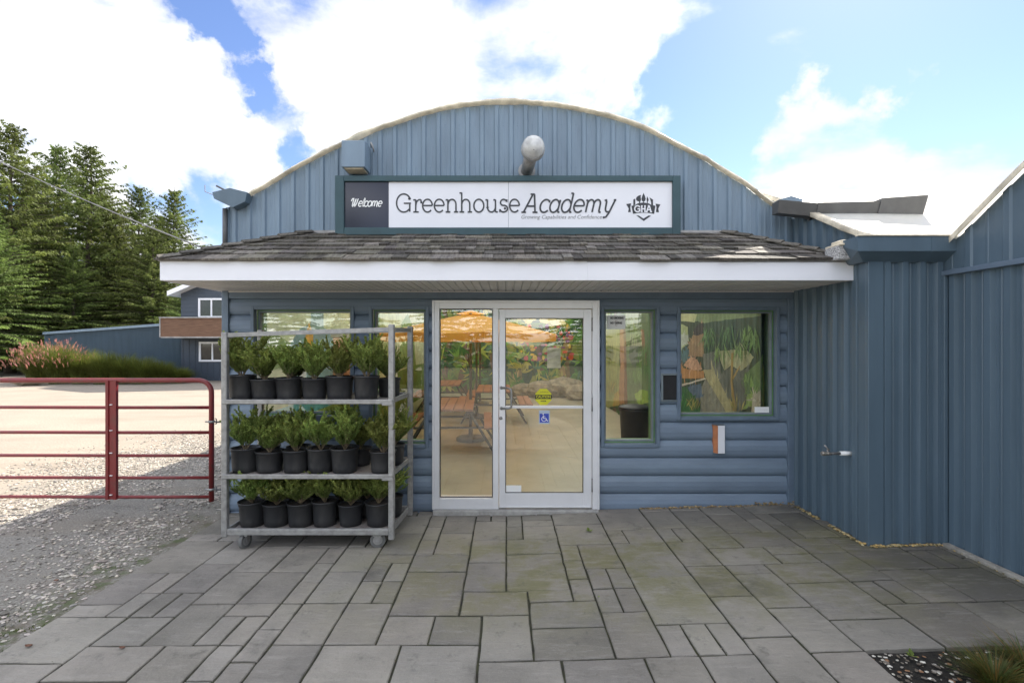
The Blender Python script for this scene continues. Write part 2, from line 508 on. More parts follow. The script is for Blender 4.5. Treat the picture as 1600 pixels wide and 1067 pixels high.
# ground sheet
gm = mat('yard_ground', (0.30, 0.250, 0.195, 1), rough=0.95, var=0.10, scale=0.6, detail=10, bump=0.6, bscale=30)
nt = gm.node_tree; L = nt.links.new; b = nt.nodes['Principled BSDF']
tc = nt.nodes.new('ShaderNodeTexCoord')
def nmr(src, a, c, lo=0, hi=1, sm=True):
    n = nt.nodes.new('ShaderNodeMapRange')
    n.interpolation_type = 'SMOOTHSTEP' if sm else 'LINEAR'
    L(src, n.inputs['Value'])
    for k, v in (('From Min', a), ('From Max', c), ('To Min', lo), ('To Max', hi)): n.inputs[k].default_value = v
    return n.outputs['Result']
def nmath(op, a, c=None):
    n = nt.nodes.new('ShaderNodeMath'); n.operation = op
    for i, v in enumerate((a, c)):
        if v is None: continue
        if isinstance(v, (int, float)): n.inputs[i].default_value = v
        else: L(v, n.inputs[i])
    return n.outputs[0]
def nmix(f, a, c):
    n = nt.nodes.new('ShaderNodeMix'); n.data_type = 'RGBA'
    if isinstance(f, (int, float)): n.inputs[0].default_value = f
    else: L(f, n.inputs[0])
    for i, v in ((6, a), (7, c)):
        if isinstance(v, tuple): n.inputs[i].default_value = v
        else: L(v, n.inputs[i])
    return n.outputs[2]
def nnoise(scale, detail=6, rough=.6, vec=None):
    n = nt.nodes.new('ShaderNodeTexNoise'); n.inputs['Scale'].default_value = scale
    n.inputs['Detail'].default_value = detail; n.inputs['Roughness'].default_value = rough
    L(vec or tc.outputs['Object'], n.inputs['Vector']); return n.outputs['Fac']
sep = nt.nodes.new('ShaderNodeSeparateXYZ'); L(tc.outputs['Object'], sep.inputs[0])
base = b.inputs['Base Color'].links[0].from_socket
fine = nnoise(28, 4, .8)
base = nmix(nmr(fine, .35, .7), base, (0.19, 0.165, 0.135, 1))
wob = nmath('MULTIPLY', nmath('SUBTRACT', nnoise(1.1, 5), .5), 2.4)
# gravelly belt beside the patio; its grey also paints in the building's shade
gx = nmath('ADD', sep.outputs['X'], wob)
belt = nmath('MULTIPLY', nmr(gx, -6.4, -4.6), nmr(sep.outputs['Y'], 11, 7.5))
grey = nmix(nmr(nnoise(60, 3, .8), .4, .65), (0.145, 0.13, 0.108, 1), (0.27, 0.255, 0.225, 1))
base = nmix(belt, base, grey)
# moss and earth at the patio edge
mg = nmath('ADD', sep.outputs['X'], nmath('MULTIPLY', nmath('SUBTRACT', nnoise(2.6, 6), .5), 1.6))
moss = nmath('MULTIPLY', nmr(mg, -3.55, -3.15), nmr(sep.outputs['Y'], 6.2, 5.0))
base = nmix(nmath('MULTIPLY', nmath('MULTIPLY', moss, nmr(nnoise(7, 7, .75), .42, .58)), 0.9), base, nmix(nmr(nnoise(9, 5), .4, .6), (0.055, 0.075, 0.018, 1), (0.10, 0.085, 0.06, 1)))
# grass beyond the yard
far = nmr(nmath('ADD', sep.outputs['Y'], nmath('MULTIPLY', nnoise(.3, 4), 5)), 32, 35)
base = nmix(far, base, nmix(nmr(nnoise(1.2, 5), .35, .65), (0.10, 0.12, 0.035, 1), (0.17, 0.16, 0.07, 1)))
trk = nt.nodes.new('ShaderNodeMapping'); trk.inputs['Scale'].default_value = (.25, 1.6, 1); trk.inputs['Rotation'].default_value = (0, 0, .35)
L(tc.outputs['Object'], trk.inputs['Vector'])
base = nmix(nmr(nnoise(1.2, 7, .65, trk.outputs[0]), .48, .66, 0, .40), base, (0.17, 0.14, 0.105, 1))
base = nmix(nmr(nnoise(14, 6, .85), .56, .72, 0, .6), base, (0.12, 0.10, 0.08, 1))
L(base, b.inputs['Base Color'])
mb = MB()
xs = [-400, -120, -50, -25, -14, -10, -8, -7] + [-6.5 + i * .25 for i in range(20)] + [0, 4, 12, 40, 120, 400]
ys = [-400, -60, -15, -5, -2, 0, 1] + [1.5 + .25 * i for i in range(40)] + [12, 14, 17, 20, 24, 30, 40, 80, 200, 700]
def ground_z(x, y):
    z = -0.035
    if -6.6 < x < -3.0 and 1 < y < 12:
        w = sstep(-6.6, -5.8, x) * sstep(-2.95, -3.4, x) * sstep(1, 2, y) * sstep(12, 10, y)
        z += w * (0.025 * fbm(x * .7, y * .7) + .01)
    return z
mb.cs = True
mb.grid([[(x, y, ground_z(x, y)) for x in xs] for y in ys])
struct(mb.build('ground', gm))

# paving ------------------------------------------------------------------
pm = mat('patio_stone', (0.196, 0.180, 0.156, 1), rough=0.78, var=0.16, scale=2.2, detail=10, bump=0.35, bscale=45, tint=True, spec=0.35)
nt = pm.node_tree; L = nt.links.new; b = nt.nodes['Principled BSDF']
tc = nt.nodes.new('ShaderNodeTexCoord')
base = b.inputs['Base Color'].links[0].from_socket
sep = nt.nodes.new('ShaderNodeSeparateXYZ'); L(tc.outputs['Object'], sep.inputs[0])
spk = nnoise(170, 3, .8)
base = nmix(nmr(spk, .55, .78, 0, .55), base, (0.40, 0.385, 0.35, 1))
base = nmix(nmr(spk, .45, .25, 0, .5), base, (0.10, 0.095, 0.085, 1))
base = nmix(nmr(nnoise(.8, 6, .6), .42, .62, 0, .35), base, (0.30, 0.275, 0.235, 1))
al = nmath('MULTIPLY', nmr(nnoise(2.2, 8, .7), .38, .62), nmath('MULTIPLY', nmr(sep.outputs['X'], -2.2, .2), nmath('MULTIPLY', nmr(sep.outputs['Y'], 2.75, 3.5), nmr(sep.outputs['Y'], 4.9, 4.2))))
base = nmix(nmath('MULTIPLY', al, .72), base, (0.115, 0.110, 0.035, 1))
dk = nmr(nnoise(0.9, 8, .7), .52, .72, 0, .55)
dk = nmath('MAXIMUM', dk, nmath('MULTIPLY', nmr(sep.outputs['X'], 1.6, 3.6), nmr(nnoise(1.6, 8, .7), .36, .6, 0, .8)))  # darker towards the right: damp ground plus painted shade of the annex
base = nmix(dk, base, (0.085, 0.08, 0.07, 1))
mp3 = nt.nodes.new('ShaderNodeMapping'); mp3.inputs['Scale'].default_value = (1.0, 5.0, 1); mp3.inputs['Rotation'].default_value = (0, 0, .9)
L(tc.outputs['Object'], mp3.inputs['Vector'])
base = nmix(nmr(nnoise(4.5, 8, .72, mp3.outputs[0]), .50, .68, 0, .28), base, (0.32, 0.30, 0.27, 1))
base = nmix(nmr(nnoise(7, 9, .75), .54, .70, 0, .6), base, (0.075, 0.07, 0.06, 1))
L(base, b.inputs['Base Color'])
mp2 = nt.nodes.new('ShaderNodeMapping'); mp2.inputs['Scale'].default_value = (1.2, 4.5, 1); mp2.inputs['Rotation'].default_value = (0, 0, .5)
L(tc.outputs['Object'], mp2.inputs['Vector'])
st = nnoise(5, 5, .65, mp2.outputs[0])
bp = nt.nodes.new('ShaderNodeBump'); bp.inputs['Strength'].default_value = .5; bp.inputs['Distance'].default_value = .02
L(st, bp.inputs['Height'])
L(b.inputs['Normal'].links[0].from_socket, bp.inputs['Normal']); L(bp.outputs[0], b.inputs['Normal'])
peb_m = mat('gravel_stone', (0.29, 0.275, 0.25, 1), rough=.85, var=.2, scale=40, tint=True)
def pebble(mb, c, r, fl=.6):
    n = len(mb.v)
    ang = random.uniform(0, 6.28); ca, sa = math.cos(ang), math.sin(ang)
    ax = random.uniform(.7, 1.35); ay = 1 / ax
    pts = []
    for (x, y, z) in ((0, 0, 1), (.9, 0, .2), (.28, .85, .3), (-.73, .53, .15), (-.73, -.53, .3), (.28, -.85, .12), (.5, .4, -.5), (-.3, .1, -.6), (.3, -.5, -.5)):
        x *= random.uniform(.75, 1.2) * ax; y *= random.uniform(.75, 1.2) * ay; z *= random.uniform(.8, 1.1) * fl
        pts.append((c[0] + r * (x * ca - y * sa), c[1] + r * (x * sa + y * ca), c[2] + r * z))
    mb.v += pts
    for q in ((0, 1, 2), (0, 2, 3), (0, 3, 4), (0, 4, 5), (0, 5, 1), (1, 6, 2), (2, 6, 7, 3), (3, 7, 4), (4, 7, 8, 5), (5, 8, 1), (1, 8, 6)):
        mb.face(tuple(n + i for i in q))
def tintg(lo=.55, hi=1.45, warm=.08):
    k = random.uniform(lo, hi)
    return (k * random.uniform(1, 1 + warm), k, k * random.uniform(1 - warm, 1))
mod = 0.155
NX, NY = 50, 66
Y0 = -4.075
random.seed(21)
occ = [[False] * NY for _ in range(NX)]
tiles = []
def blocked(i, j):
    x0 = EXT + i * mod; y0 = Y0 + j * mod
    x1 = x0 + mod; y1 = y0 + mod
    if x0 > 1.92 and y1 < 2.76 : return True
    if x0 > 3.12 and y0 > 4.2: return True
    if x0 > 3.85 or y0 > 5.1: return True
    return False
for j in range(NY):
    for i in range(NX):
        if blocked(i, j): occ[i][j] = True
SZ = [(3, 2), (2, 3), (3, 2), (2, 3), (2, 2), (3, 3), (2, 3), (1, 2), (2, 1), (3, 4)]
for j in range(NY):
    for i in range(NX):
        if occ[i][j]: continue
        opts = SZ[:]; random.shuffle(opts)
        opts += [(2, 1), (1, 2), (1, 1)]
        for w, h in opts:
            if i + w > NX or j + h > NY: continue
            if any(occ[i + a][j + c] for a in range(w) for c in range(h)): continue
            # avoid leaving one-module slivers
            if w > 1 and i + w < NX and not occ[i + w][j] and (i + w + 1 >= NX or occ[i + w + 1][j]) and random.random() < .8: continue
            break
        for a in range(w):
            for c in range(h): occ[i + a][j + c] = True
        tiles.append((i, j, w, h))
mb = MB()
g = 0.0054
for i, j, w, h in tiles:
    x0 = EXT + i * mod + g + random.uniform(0, .002); x1 = EXT + (i + w) * mod - g - random.uniform(0, .002)
    y0 = Y0 + j * mod + g + .001 + random.uniform(0, .003); y1 = Y0 + (j + h) * mod - g - .001 - random.uniform(0, .003)
    k = random.uniform(.72, 1.20)
    mb.ct = (k * random.uniform(.985, 1.02), k, k * random.uniform(.96, 1.02))
    dz = random.uniform(-.0022, .0022)
    tx, ty = random.uniform(-.004, .004), random.uniform(-.004, .004)
    def zt(x, y): return gz(x) + dz + tx * (x - (x0 + x1) / 2) + ty * (y - (y0 + y1) / 2)
    e = .0055
    nx = max(2, int((x1 - x0) / .08)); ny = max(2, int((y1 - y0) / .08))
    # outline loop with chipped edge
    loop = []
    for q in range(nx): loop.append((x0 + (x1 - x0) * q / nx, y0, 0, 1))
    for q in range(ny): loop.append((x1, y0 + (y1 - y0) * q / ny, -1, 0))
    for q in range(nx): loop.append((x1 - (x1 - x0) * q / nx, y1, 0, -1))
    for q in range(ny): loop.append((x0, y1 - (y1 - y0) * q / ny, 1, 0))
    cxm, cym = (x0 + x1) / 2, (y0 + y1) / 2
    low = []; mid = []; top = []
    for (x, y, ax, ay) in loop:
        jx = fbm(x * 23, y * 23, 3) * .006; jy = fbm(x * 23, y * 23, 9) * .006
        sx = 1 if x < cxm else -1; sy = 1 if y < cym else -1
        ex = e if abs(x - x0) < 1e-6 or abs(x - x1) < 1e-6 else 0
        ey = e if abs(y - y0) < 1e-6 or abs(y - y1) < 1e-6 else 0
        X_, Y_ = x + jx, y + jy
        low.append((X_, Y_, gz(x) - .05))
        mid.append((X_, Y_, zt(x, y) - .005))
        top.append((X_ + sx * ex, Y_ + sy * ey, zt(x, y)))
    n = len(mb.v); c = len(loop)
    mb.v += low + mid + top
    for q in range(c):
        r = (q + 1) % c
        mb.face((n + q, n + r, n + c + r, n + c + q))
        mb.face((n + c + q, n + c + r, n + 2 * c + r, n + 2 * c + q))
    mb.face(tuple(n + 2 * c + q for q in range(c)))
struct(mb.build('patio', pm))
# joint sand bed
mb = MB()
mb.grid([[(x, y, gz(x) - .011) for x in [EXT + .01, -2.5, -2, -1, 0, 1, 1.88]] for y in (Y0 + .01, 1, 2.69, 4, 5.18)])
mb.grid([[(x, y, gz(x) - .011) for x in [1.88, 3, 3.86]] for y in (2.76, 4, 5.18)])
jm = mat('joint_sand', (0.018, 0.017, 0.013, 1), rough=1, scale=12, col2=(0.040, 0.042, 0.018))
struct(mb.build('patio_bed', jm))
mb = MB(); random.seed(41)
for _ in range(3800):
    i, j, w, h = random.choice(tiles)
    if random.random() < .5: x = EXT + (i + random.choice((0, w))) * mod; y = Y0 + (j + random.random() * h) * mod
    else: x = EXT + (i + random.random() * w) * mod; y = Y0 + (j + random.choice((0, h))) * mod
    if y < 1.9: continue
    if fbm(x * 2.3, y * 2.3, 4) < -.02 and random.random() < .8: continue
    mb.ct = random.choice([(.25, .22, .18), (.18, .17, .14), (.5, .45, .38), (.22, .26, .10), (.9, .85, .75)])
    pebble(mb, (x + random.gauss(0, .006), y + random.gauss(0, .006), gz(x) + .0005), random.uniform(.0015, .0042), .4)
struct(mb.build('grit', peb_m), 'stuff')
# planting bed
mb = MB(); mb.cs = True
random.seed(3)
mb.grid([[(x, y, gz(x) - .026 + .010 * fbm(x * 6, y * 6, 2)) for x in [1.93 + .1 * q for q in range(22)]] for y in [-4.10 + .1 * q for q in range(70)]])
sm_ = mat('bed_soil', (0.014, 0.012, 0.009, 1), rough=1, var=.6, scale=25, bump=1, bscale=60)
struct(mb.build('soil', sm_))
mb = MB()
for _ in range(1700):
    x = random.uniform(1.96, 3.6); y = random.uniform(1.6, 2.73)
    mb.ct = random.choice([(1.9, 1.9, 1.85), (.5, .45, .4), (.9, .85, .8), (.8, .45, .25), (1.5, 1.5, 1.4), (.35, .3, .25)])
    pebble(mb, (x, y, gz(x) - .014), random.uniform(.005, .016), .35)
struct(mb.build('gravel_chips', peb_m), 'stuff')
# gravel beside the patio
mb = MB()
random.seed(5)
cnt = 0
while cnt < 21000:
    y = 2.3 + 8.0 * random.random() ** 1.5
    x = random.uniform(-7.4, -2.97)
    d = fbm(x * .8, y * .45, 5)
    den = .55 + 1.2 * d + .35 * math.exp(-((x + 3.9) / .5) ** 2)
    if x > -3.35 and y < 6: den *= max(.06, (-2.97 - x) / .5)
    if x < -5.6: den *= max(0.12, 1 - (-5.6 - x) / 1.8)
    if random.random() > den: continue
    mb.ct = tintg(.40, 1.75, .12)
    pebble(mb, (x, y, ground_z(x, y) + .003), random.uniform(.006, .021) * (1 if random.random() < .97 else 1.7), .55)
    cnt += 1
struct(mb.build('gravel', peb_m), 'stuff')
# moss / grass tufts along the paving edge
mb = MB()
for _ in range(2600):
    x = -2.96 - abs(random.gauss(0, .16)); y = random.uniform(2.4, 5.4)
    if fbm(x * 1.2, y * 1.3, 11) < -.02: continue
    z = ground_z(x, y) + .0; h = random.uniform(.006, .022); a = random.uniform(0, 6.28); w = .004
    k = random.uniform(.5, 1.1); mb.ct = (k, k, k * .9)
    dx, dy = math.cos(a) * w, math.sin(a) * w
    mb.poly([(x - dx, y - dy, z), (x + dx, y + dy, z), (x + random.uniform(-.012, .012), y + random.uniform(-.012, .012), z + h)])
struct(mb.build('moss', M['grass']), 'stuff')

# ================================================================== MAIN BUILDING
D0 = 5.2
def arch_pts():  # outline of the gable
    ctl = [(-3.02, 3.20), (-2.95, 3.24), (-2.67, 3.38), (-2.25, 3.63), (-1.78, 3.87), (-1.3, 4.075), (-.65, 4.27), (0.02, 4.335), (.72, 4.27), (1.41, 4.075), (2.1, 3.73), (2.5, 3.48), (2.83, 3.24), (2.98, 3.12), (3.05, 3.08)]
    out = []
    for i in range(1, len(ctl) - 2):
        p0, p1, p2, p3 = ctl[i - 1:i + 3]
        for q in range(8):
            t = q / 8
            z = .5 * (2 * p1[1] + (p2[1] - p0[1]) * t + (2 * p0[1] - 5 * p1[1] + 4 * p2[1] - p3[1]) * t * t + (3 * p1[1] - p0[1] - 3 * p2[1] + p3[1]) * t ** 3)
            out.append((p1[0] + (p2[0] - p1[0]) * t, z))
    out.append(ctl[-2])
    return out
ARCH = arch_pts()
def arch(x):
    if x <= ARCH[0][0]: return ARCH[0][1]
    for (a, za), (b_, zb) in zip(ARCH, ARCH[1:]):
        if x <= b_: return za + (zb - za) * (x - a) / (b_ - a)
    return ARCH[-1][1]
bld = empty('greenhouse_building', (0, D0, 0))
tag(bld, 'blue greenhouse shop with arched ribbed metal gable above log siding and glass storefront', 'building')
BO = Vector((0, D0, 0))
class LMB(MB):       # mesh in world coordinates, built under a parent at origin 'o'
    def __init__(s, o): super().__init__(); s.o = Vector(o)
    def build(s, name, mats, parent=None):
        s.v = [(x - s.o.x, y - s.o.y, z - s.o.z) for x, y, z in s.v]
        return super().build(name, mats, parent, None if parent is not None else tuple(s.o))
def ribs(a, b_, pitch=.154, rw=.034, sl=.012, dep=.020, off=0.0, mid=True):
    out = [(a, 0.0)]
    x = a + off
    while x < b_:
        for dx, dd in ((0, 0), (sl, dep), (sl + rw, dep), (2 * sl + rw, 0)):
            if a < x + dx < b_: out.append((x + dx, dd))
        if mid:
            c = x + 2 * sl + rw + (pitch - 2 * sl - rw) / 2
            for dx, dd in ((-.012, 0), (-.006, .003), (.006, .003), (.012, 0)):
                if a < c + dx < b_: out.append((c + dx, dd))
        x += pitch
    out.append((b_, 0.0))
    return out
# upper gable ------------------------------------------------------------
mb = LMB(BO)
cols = ribs(-2.96, 3.04, off=.05)
n = len(mb.v)
prev = None
for x, d in cols:
    n = len(mb.v)
    zt_ = arch(x) - .018
    mb.v += [(x, D0 - .02 - d, 2.5), (x, D0 - .02 - d, zt_)]
    if prev is not None: mb.face((prev, n, n + 1, prev + 1))
    prev = n
for z in (3.0, 3.65, 4.1):
    x = -2.96 + .05 + .1
    while x < 3.0:
        if arch(x) - .08 > z: mb.lathe([(0.0, -.004), (.006, -.003), (.006, 0)], (x, D0 - .022, z + random.uniform(-.01, .01)), n=6, ax='y')
        x += .154
mb.build('gable_wall', 'blue_metal', bld)
# log siding ---------------------------------------------------------------
def W(px, py): return ((px - 792) / 147 , CAMZ - (py - 537) / 147)
# openings (x0,x1,z0,z1) in metres, outside of trim
def opn(a, b_, c, d):
    x0, z1 = W(a, c); x1, z0 = W(b_, d); return (x0, x1, z0, z1)
OPW = [opn(400, 550, 484, 648), opn(583, 666, 484, 693), opn(943, 1024, 484, 692), opn(1061, 1210, 485, 650)]
x0, z1 = W(677, 471); x1, _ = W(935, 0)
OPD = (x0, x1, -.02, z1)
OPM = opn(1031, 1063, 583, 626)
ALLO = OPW + [OPD, OPM]
pitch = .189; ztop = 2.34
brk = set()
zb = -.03
prof = [(0.0, .004), (.012, .022), (.04, .036), (.085, .042), (.13, .036), (.165, .022), (.183, .008), (.188, -.004)]
zs = []
k = 0
z = 0.005 - pitch
while z < ztop:
    for h, d in prof: zs.append((z + h, d))
    z += pitch
def pdep(zq):
    for (a, da), (b_, db) in zip(zs, zs[1:]):
        if a <= zq <= b_: return da + (db - da) * (zq - a) / max(1e-9, b_ - a)
    return 0
lev = sorted(set([q for q, _ in zs if -.03 < q < ztop] + [-.03, ztop] + [q for o in ALLO for q in (o[2], o[3]) if -.03 < q < ztop]))
mb = LMB(BO); mb.cs = False
random.seed(9)
XA, XB = -2.96, 3.04
for za, zb in zip(lev, lev[1:]):
    if zb - za < 1e-5: continue
    zm = (za + zb) / 2
    iv = [(XA, XB)]
    for o in ALLO:
        if o[2] < zm < o[3]:
            nv = []
            for a, b_ in iv:
                if o[1] <= a or o[0] >= b_: nv.append((a, b_)); continue
                if o[0] > a: nv.append((a, o[0]))
                if o[1] < b_: nv.append((o[1], b_))
            iv = nv
    bi = int((zm + 1) / pitch)
    random.seed(bi * 7 + 1)
    kk = random.uniform(.90, 1.10); mb.ct = (kk, kk, kk * random.uniform(.97, 1.03))
    for a, b_ in iv:
        seg = max(1, int((b_ - a) / .5))
        for q in range(seg):
            u, v = a + (b_ - a) * q / seg, a + (b_ - a) * (q + 1) / seg
            da, db = pdep(za + 1e-6), pdep(zb - 1e-6)
            wv = lambda x, z_: .003 * fbm(x * .8, bi * 3.1) 
            mb.poly([(u, D0 - da - wv(u, za), za), (v, D0 - da - wv(v, za), za), (v, D0 - db - wv(v, zb), zb), (u, D0 - db - wv(u, zb), zb)])
mb.build('log_siding', 'siding', bld)
# header boards under soffit, corner boards
mb = LMB(BO)
mb.box((-2.955, D0 - .052, 2.255), (3.03, D0 - .001, 2.345), .003)
mb.box((-3.0, D0 - .06, -.03), (-2.93, D0 + .05, 2.34), .004)
mb.box((2.96, D0 - .056, .02), (3.035, D0 - .002, 2.254), .004)
mb.box((-1.40 + .02 - .42 + 1.06 - .0, D0 - .047, 2.245), (.99, D0 - .002, 2.254), .002)
mb.build('trim_board', 'trim_blue', bld)
# expanding foam and dirt along the base
mb = LMB(BO); random.seed(4)
for _ in range(260):
    x = random.uniform(1.4, 3.02)
    mb.ct = tintg(.5, 1.2, .2)
    pebble(mb, (x, D0 - .05 - random.uniform(0, .02), gz(x) + random.uniform(-.004, .012) + (.02 if x > 2.6 and random.random() < .5 else 0)), random.uniform(.006, .018))
fo = MB()
mb.build('foam_seal', mat('foam_bits', (.33, .27, .16, 1), rough=1, var=.4, scale=30, tint=True), bld)['kind'] = 'stuff'
# windows -------------------------------------------------------------------
def window(o, part_of, glass='glass', depth=.11, gin='trim_grey'):
    x0, x1, z0, z1 = o
    t = .035
    mb = LMB(BO); y0 = D0 - .052; y1 = D0 + .02
    for a, c in (((x0 - t, y0, z0 - t), (x0, y1, z1 + t)), ((x1, y0, z0 - t), (x1 + t, y1, z1 + t)),
                 ((x0, y0, z1), (x1, y1, z1 + t)), ((x0, y0 - .012, z0 - t), (x1, y1, z0))):
        mb.box(a, c, .003)
    fr = mb.build('window', 'trim_blue', part_of)
    # inner reveal
    mb = LMB(BO); u = .012
    mb.box((x0, y1 + .001, z0), (x0 + u, D0 + depth + .10, z1)); mb.box((x1 - u, y1 + .001, z0), (x1, D0 + depth + .10, z1))
    mb.box((x0 + u, y1 + .001, z1 - u), (x1 - u, D0 + depth + .10, z1)); mb.box((x0 + u, y1 + .001, z0), (x1 - u, D0 + depth + .10, z0 + u))
    mb.build('reveal', 'reveal_green', fr)
    mb = LMB(BO); u2 = u + .018; ya = D0 + .021; yb = D0 + .075
    mb.box((x0 + u, ya, z0 + u), (x0 + u2, yb, z1 - u), .002); mb.box((x1 - u2, ya, z0 + u), (x1 - u, yb, z1 - u), .002)
    mb.box((x0 + u2, ya, z1 - u2), (x1 - u2, yb, z1 - u), .002); mb.box((x0 + u2, ya, z0 + u), (x1 - u2, yb, z0 + u2), .002)
    mb.build('sash', gin, fr)
    mb = LMB(BO)
    mb.poly([(x0 + u2 - .003, D0 + .058, z0 + u2 - .003), (x1 - u2 + .003, D0 + .058, z0 + u2 - .003), (x1 - u2 + .003, D0 + .058, z1 - u2 + .003), (x0 + u2 - .003, D0 + .058, z1 - u2 + .003)])
    mb.build('glass', glass, fr)
    return fr
wl_ = ['wide window behind the plant rack', 'tall window left of the door', 'tall window right of the door', 'wide window right of the letter slot']
for i, o in enumerate(OPW):
    w = window(o, bld, 'glass_bright' if i < 2 else 'glass')
    w['label'] = wl_[i]
# storefront ------------------------------------------------------------------
dx0, dx1, _, dz1 = OPD
dz0 = .045
mb = LMB(BO); Y = D0 - .075; YB = D0 + .05
def Wx(px): return (px - 792) / 149.2       # storefront face stands a little proud
def Wz(py): return CAMZ - (py - 537) / 149.2
fx = [Wx(q) for q in (677, 686, 771, 778, 925, 935)]
fz_top, fz_in = Wz(471), Wz(483)
# threshold
th = LMB(BO); th.box((fx[0], D0 - .12, -.02), (fx[5], YB, dz0 + .0), .006)
# frame
mb.box((fx[0], Y, dz0 + .001), (fx[0] + .062, YB, fz_top), .003)
mb.box((fx[5] - .062, Y, dz0 + .001), (fx[5], YB, fz_top), .003)
mb.box((fx[0] + .062, Y, fz_top - .075), (fx[5] - .062, YB, fz_top), .003)
mid0, mid1 = Wx(770), Wx(779)
mb.box((mid0, Y, dz0 + .001), (mid1, YB, fz_top - .075), .003)
mb.box((fx[0] + .062, Y, dz0 + .001), (mid0, YB, Wz(779)), .003)
# outer bead
mb.box((fx[0] - .012, Y - .012, dz0), (fx[0] + .012, Y - .0005, fz_top + .012), .003)
mb.box((fx[5] - .012, Y - .012, dz0), (fx[5] + .012, Y - .0005, fz_top + .012), .003)
mb.box((fx[0] + .0125, Y - .012, fz_top - .012), (fx[5] - .0125, Y - .0005, fz_top + .012), .003)
fr = mb.build('storefront_frame', 'aluminium', bld)
th.build('threshold', mat('threshold_concrete', (.34, .33, .31, 1), rough=.9, var=.2, scale=12, bump=.4), bld)
def gasket(mb, x0, x1, z0, z1, y, w=.008):
    mb.box((x0, y, z0), (x0 + w, y + .01, z1)); mb.box((x1 - w, y, z0), (x1, y + .01, z1))
    mb.box((x0 + w, y, z1 - w), (x1 - w, y + .01, z1)); mb.box((x0 + w, y, z0), (x1 - w, y + .01, z0 + w))
sx0, sx1, sz0, sz1 = fx[0] + .062, mid0, Wz(779), fz_top - .075
mb = LMB(BO); mb.poly([(sx0, D0 - .02, sz0), (sx1, D0 - .02, sz0), (sx1, D0 - .02, sz1), (sx0, D0 - .02, sz1)])
sl_ = mb.build('sidelight', 'glass', bld)
mb = LMB(BO); gasket(mb, sx0 + .001, sx1 - .001, sz0 + .001, sz1 - .001, D0 - .034); mb.build('gasket', 'black', sl_)
# door leaf
lx0, lx1, lz0, lz1 = mid1 + .006, fx[5] - .062 - .006, dz0 + .012, fz_top - .081
gx0, gx1, gz0, gz1 = Wx(789.5), Wx(912), Wz(771), Wz(497)
YL = D0 - .068; YLB = D0 - .022
mb = LMB(BO)
mb.box((lx0, YL, lz0), (gx0, YLB, lz1), .003); mb.box((gx1, YL, lz0), (lx1, YLB, lz1), .003)
mb.box((gx0, YL, gz1), (gx1, YLB, lz1), .003); mb.box((gx0, YL, lz0), (gx1, YLB, gz0), .003)
mb.box((gx0, YL + .006, Wz(638.5)), (gx1, YLB, Wz(634.5)), .003)
mb.box((lx0 + .01, YL - .006, lz0 + .004), (lx1 - .01, YL - .0005, lz0 + .022), .002)
for q in (.08, .30, .52, .72): mb.lathe([(0, -.003), (.005, -.002), (.005, 0)], (lx0 + q, YL - .007, lz0 + .013), n=8, ax='y')
door = mb.build('door', 'aluminium', bld)
mb = LMB(BO)
mb.poly([(gx0, D0 - .045, gz0), (gx1, D0 - .045, gz0), (gx1, D0 - .045, gz1), (gx0, D0 - .045, gz1)])
mb.build('glass', 'glass', door)
mb = LMB(BO); gasket(mb, gx0 + .001, gx1 - .001, gz0 + .001, gz1 - .001, D0 - .056, .007); mb.build('gasket', 'black', door)
mb = LMB(BO)
hx = Wx(783.5); hz0, hz1 = Wz(638), Wz(606); hy = YL
pts = []
ho = Wx(799) - hx
for (a, b_) in ((0, hz1), (.03, hz1)): pass
arc_ = []
r = .035
P0 = Vector((hx, hy + .002, hz1)); out = Vector((ho, -.055, 0))
pts = [P0, P0 + out * .6]
for q in range(6):
    t = q / 5 * math.pi / 2
    pts.append(Vector((hx + ho * (.6 + .4 * math.sin(t)), hy - .055 * (.6 + .4 * math.sin(t)), hz1 - r * (1 - math.cos(t)))))
for q in range(6):
    t = (1 - q / 5) * math.pi / 2
    pts.append(Vector((hx + ho * (.6 + .4 * math.sin(t)), hy - .055 * (.6 + .4 * math.sin(t)), hz0 + r * (1 - math.cos(t)))))
pts += [Vector((hx, hy + .002, hz0)) + out * .0]
mb.tube(pts, .011, 10)
for z_ in (hz0, hz1): mb.lathe([(0, -.006), (.017, -.005), (.018, 0)], (hx, YL - .0005, z_), n=14, ax='y')
mb.build('handle', 'steel', door)
mb = LMB(BO); mb.lathe([(0, -.012), (.013, -.011), (.016, -.004), (.018, 0)], (Wx(782.5), YL - .0005, Wz(653.5)), n=16, ax='y'); mb.build('lock', 'steel', door)
for zc in (Wz(507), Wz(632), Wz(758)):
    mb = LMB(BO)
    mb.tube([(lx1 + .003, YL - .008, zc - .07), (lx1 + .003, YL - .008, zc + .07)], .007, 8)
    mb.build('hinge', 'grey_metal', door)
# canopy ----------------------------------------------------------------------
CY = 4.262; CX0, CX1 = -3.025, 3.034
SZ_ = 2.335
mb = LMB(BO)
mb.box((CX0, CY, SZ_ - .004), (-.95 + 1.65, CY + .02, 2.497), .002)
mb.box((.7005, CY - .001, SZ_ - .004), (CX1, CY + .02, 2.492), .002)
mb.box((CX0 - .002, CY + .0205, SZ_ - .004), (CX0 + .018, D0 - .01, 2.497), .002)
fascia = mb.build('fascia', 'white_paint', bld)
mb = LMB(BO)
mb.box((CX0 - .012, CY - .012, 2.4975), (CX1 + .006, CY + .03, 2.512), .002)
mb.box((CX0 - .012, CY + .031, 2.4975), (CX0 + .02, D0 - .01, 2.512), .002)
mb.build('drip_edge', 'grey_metal', bld)
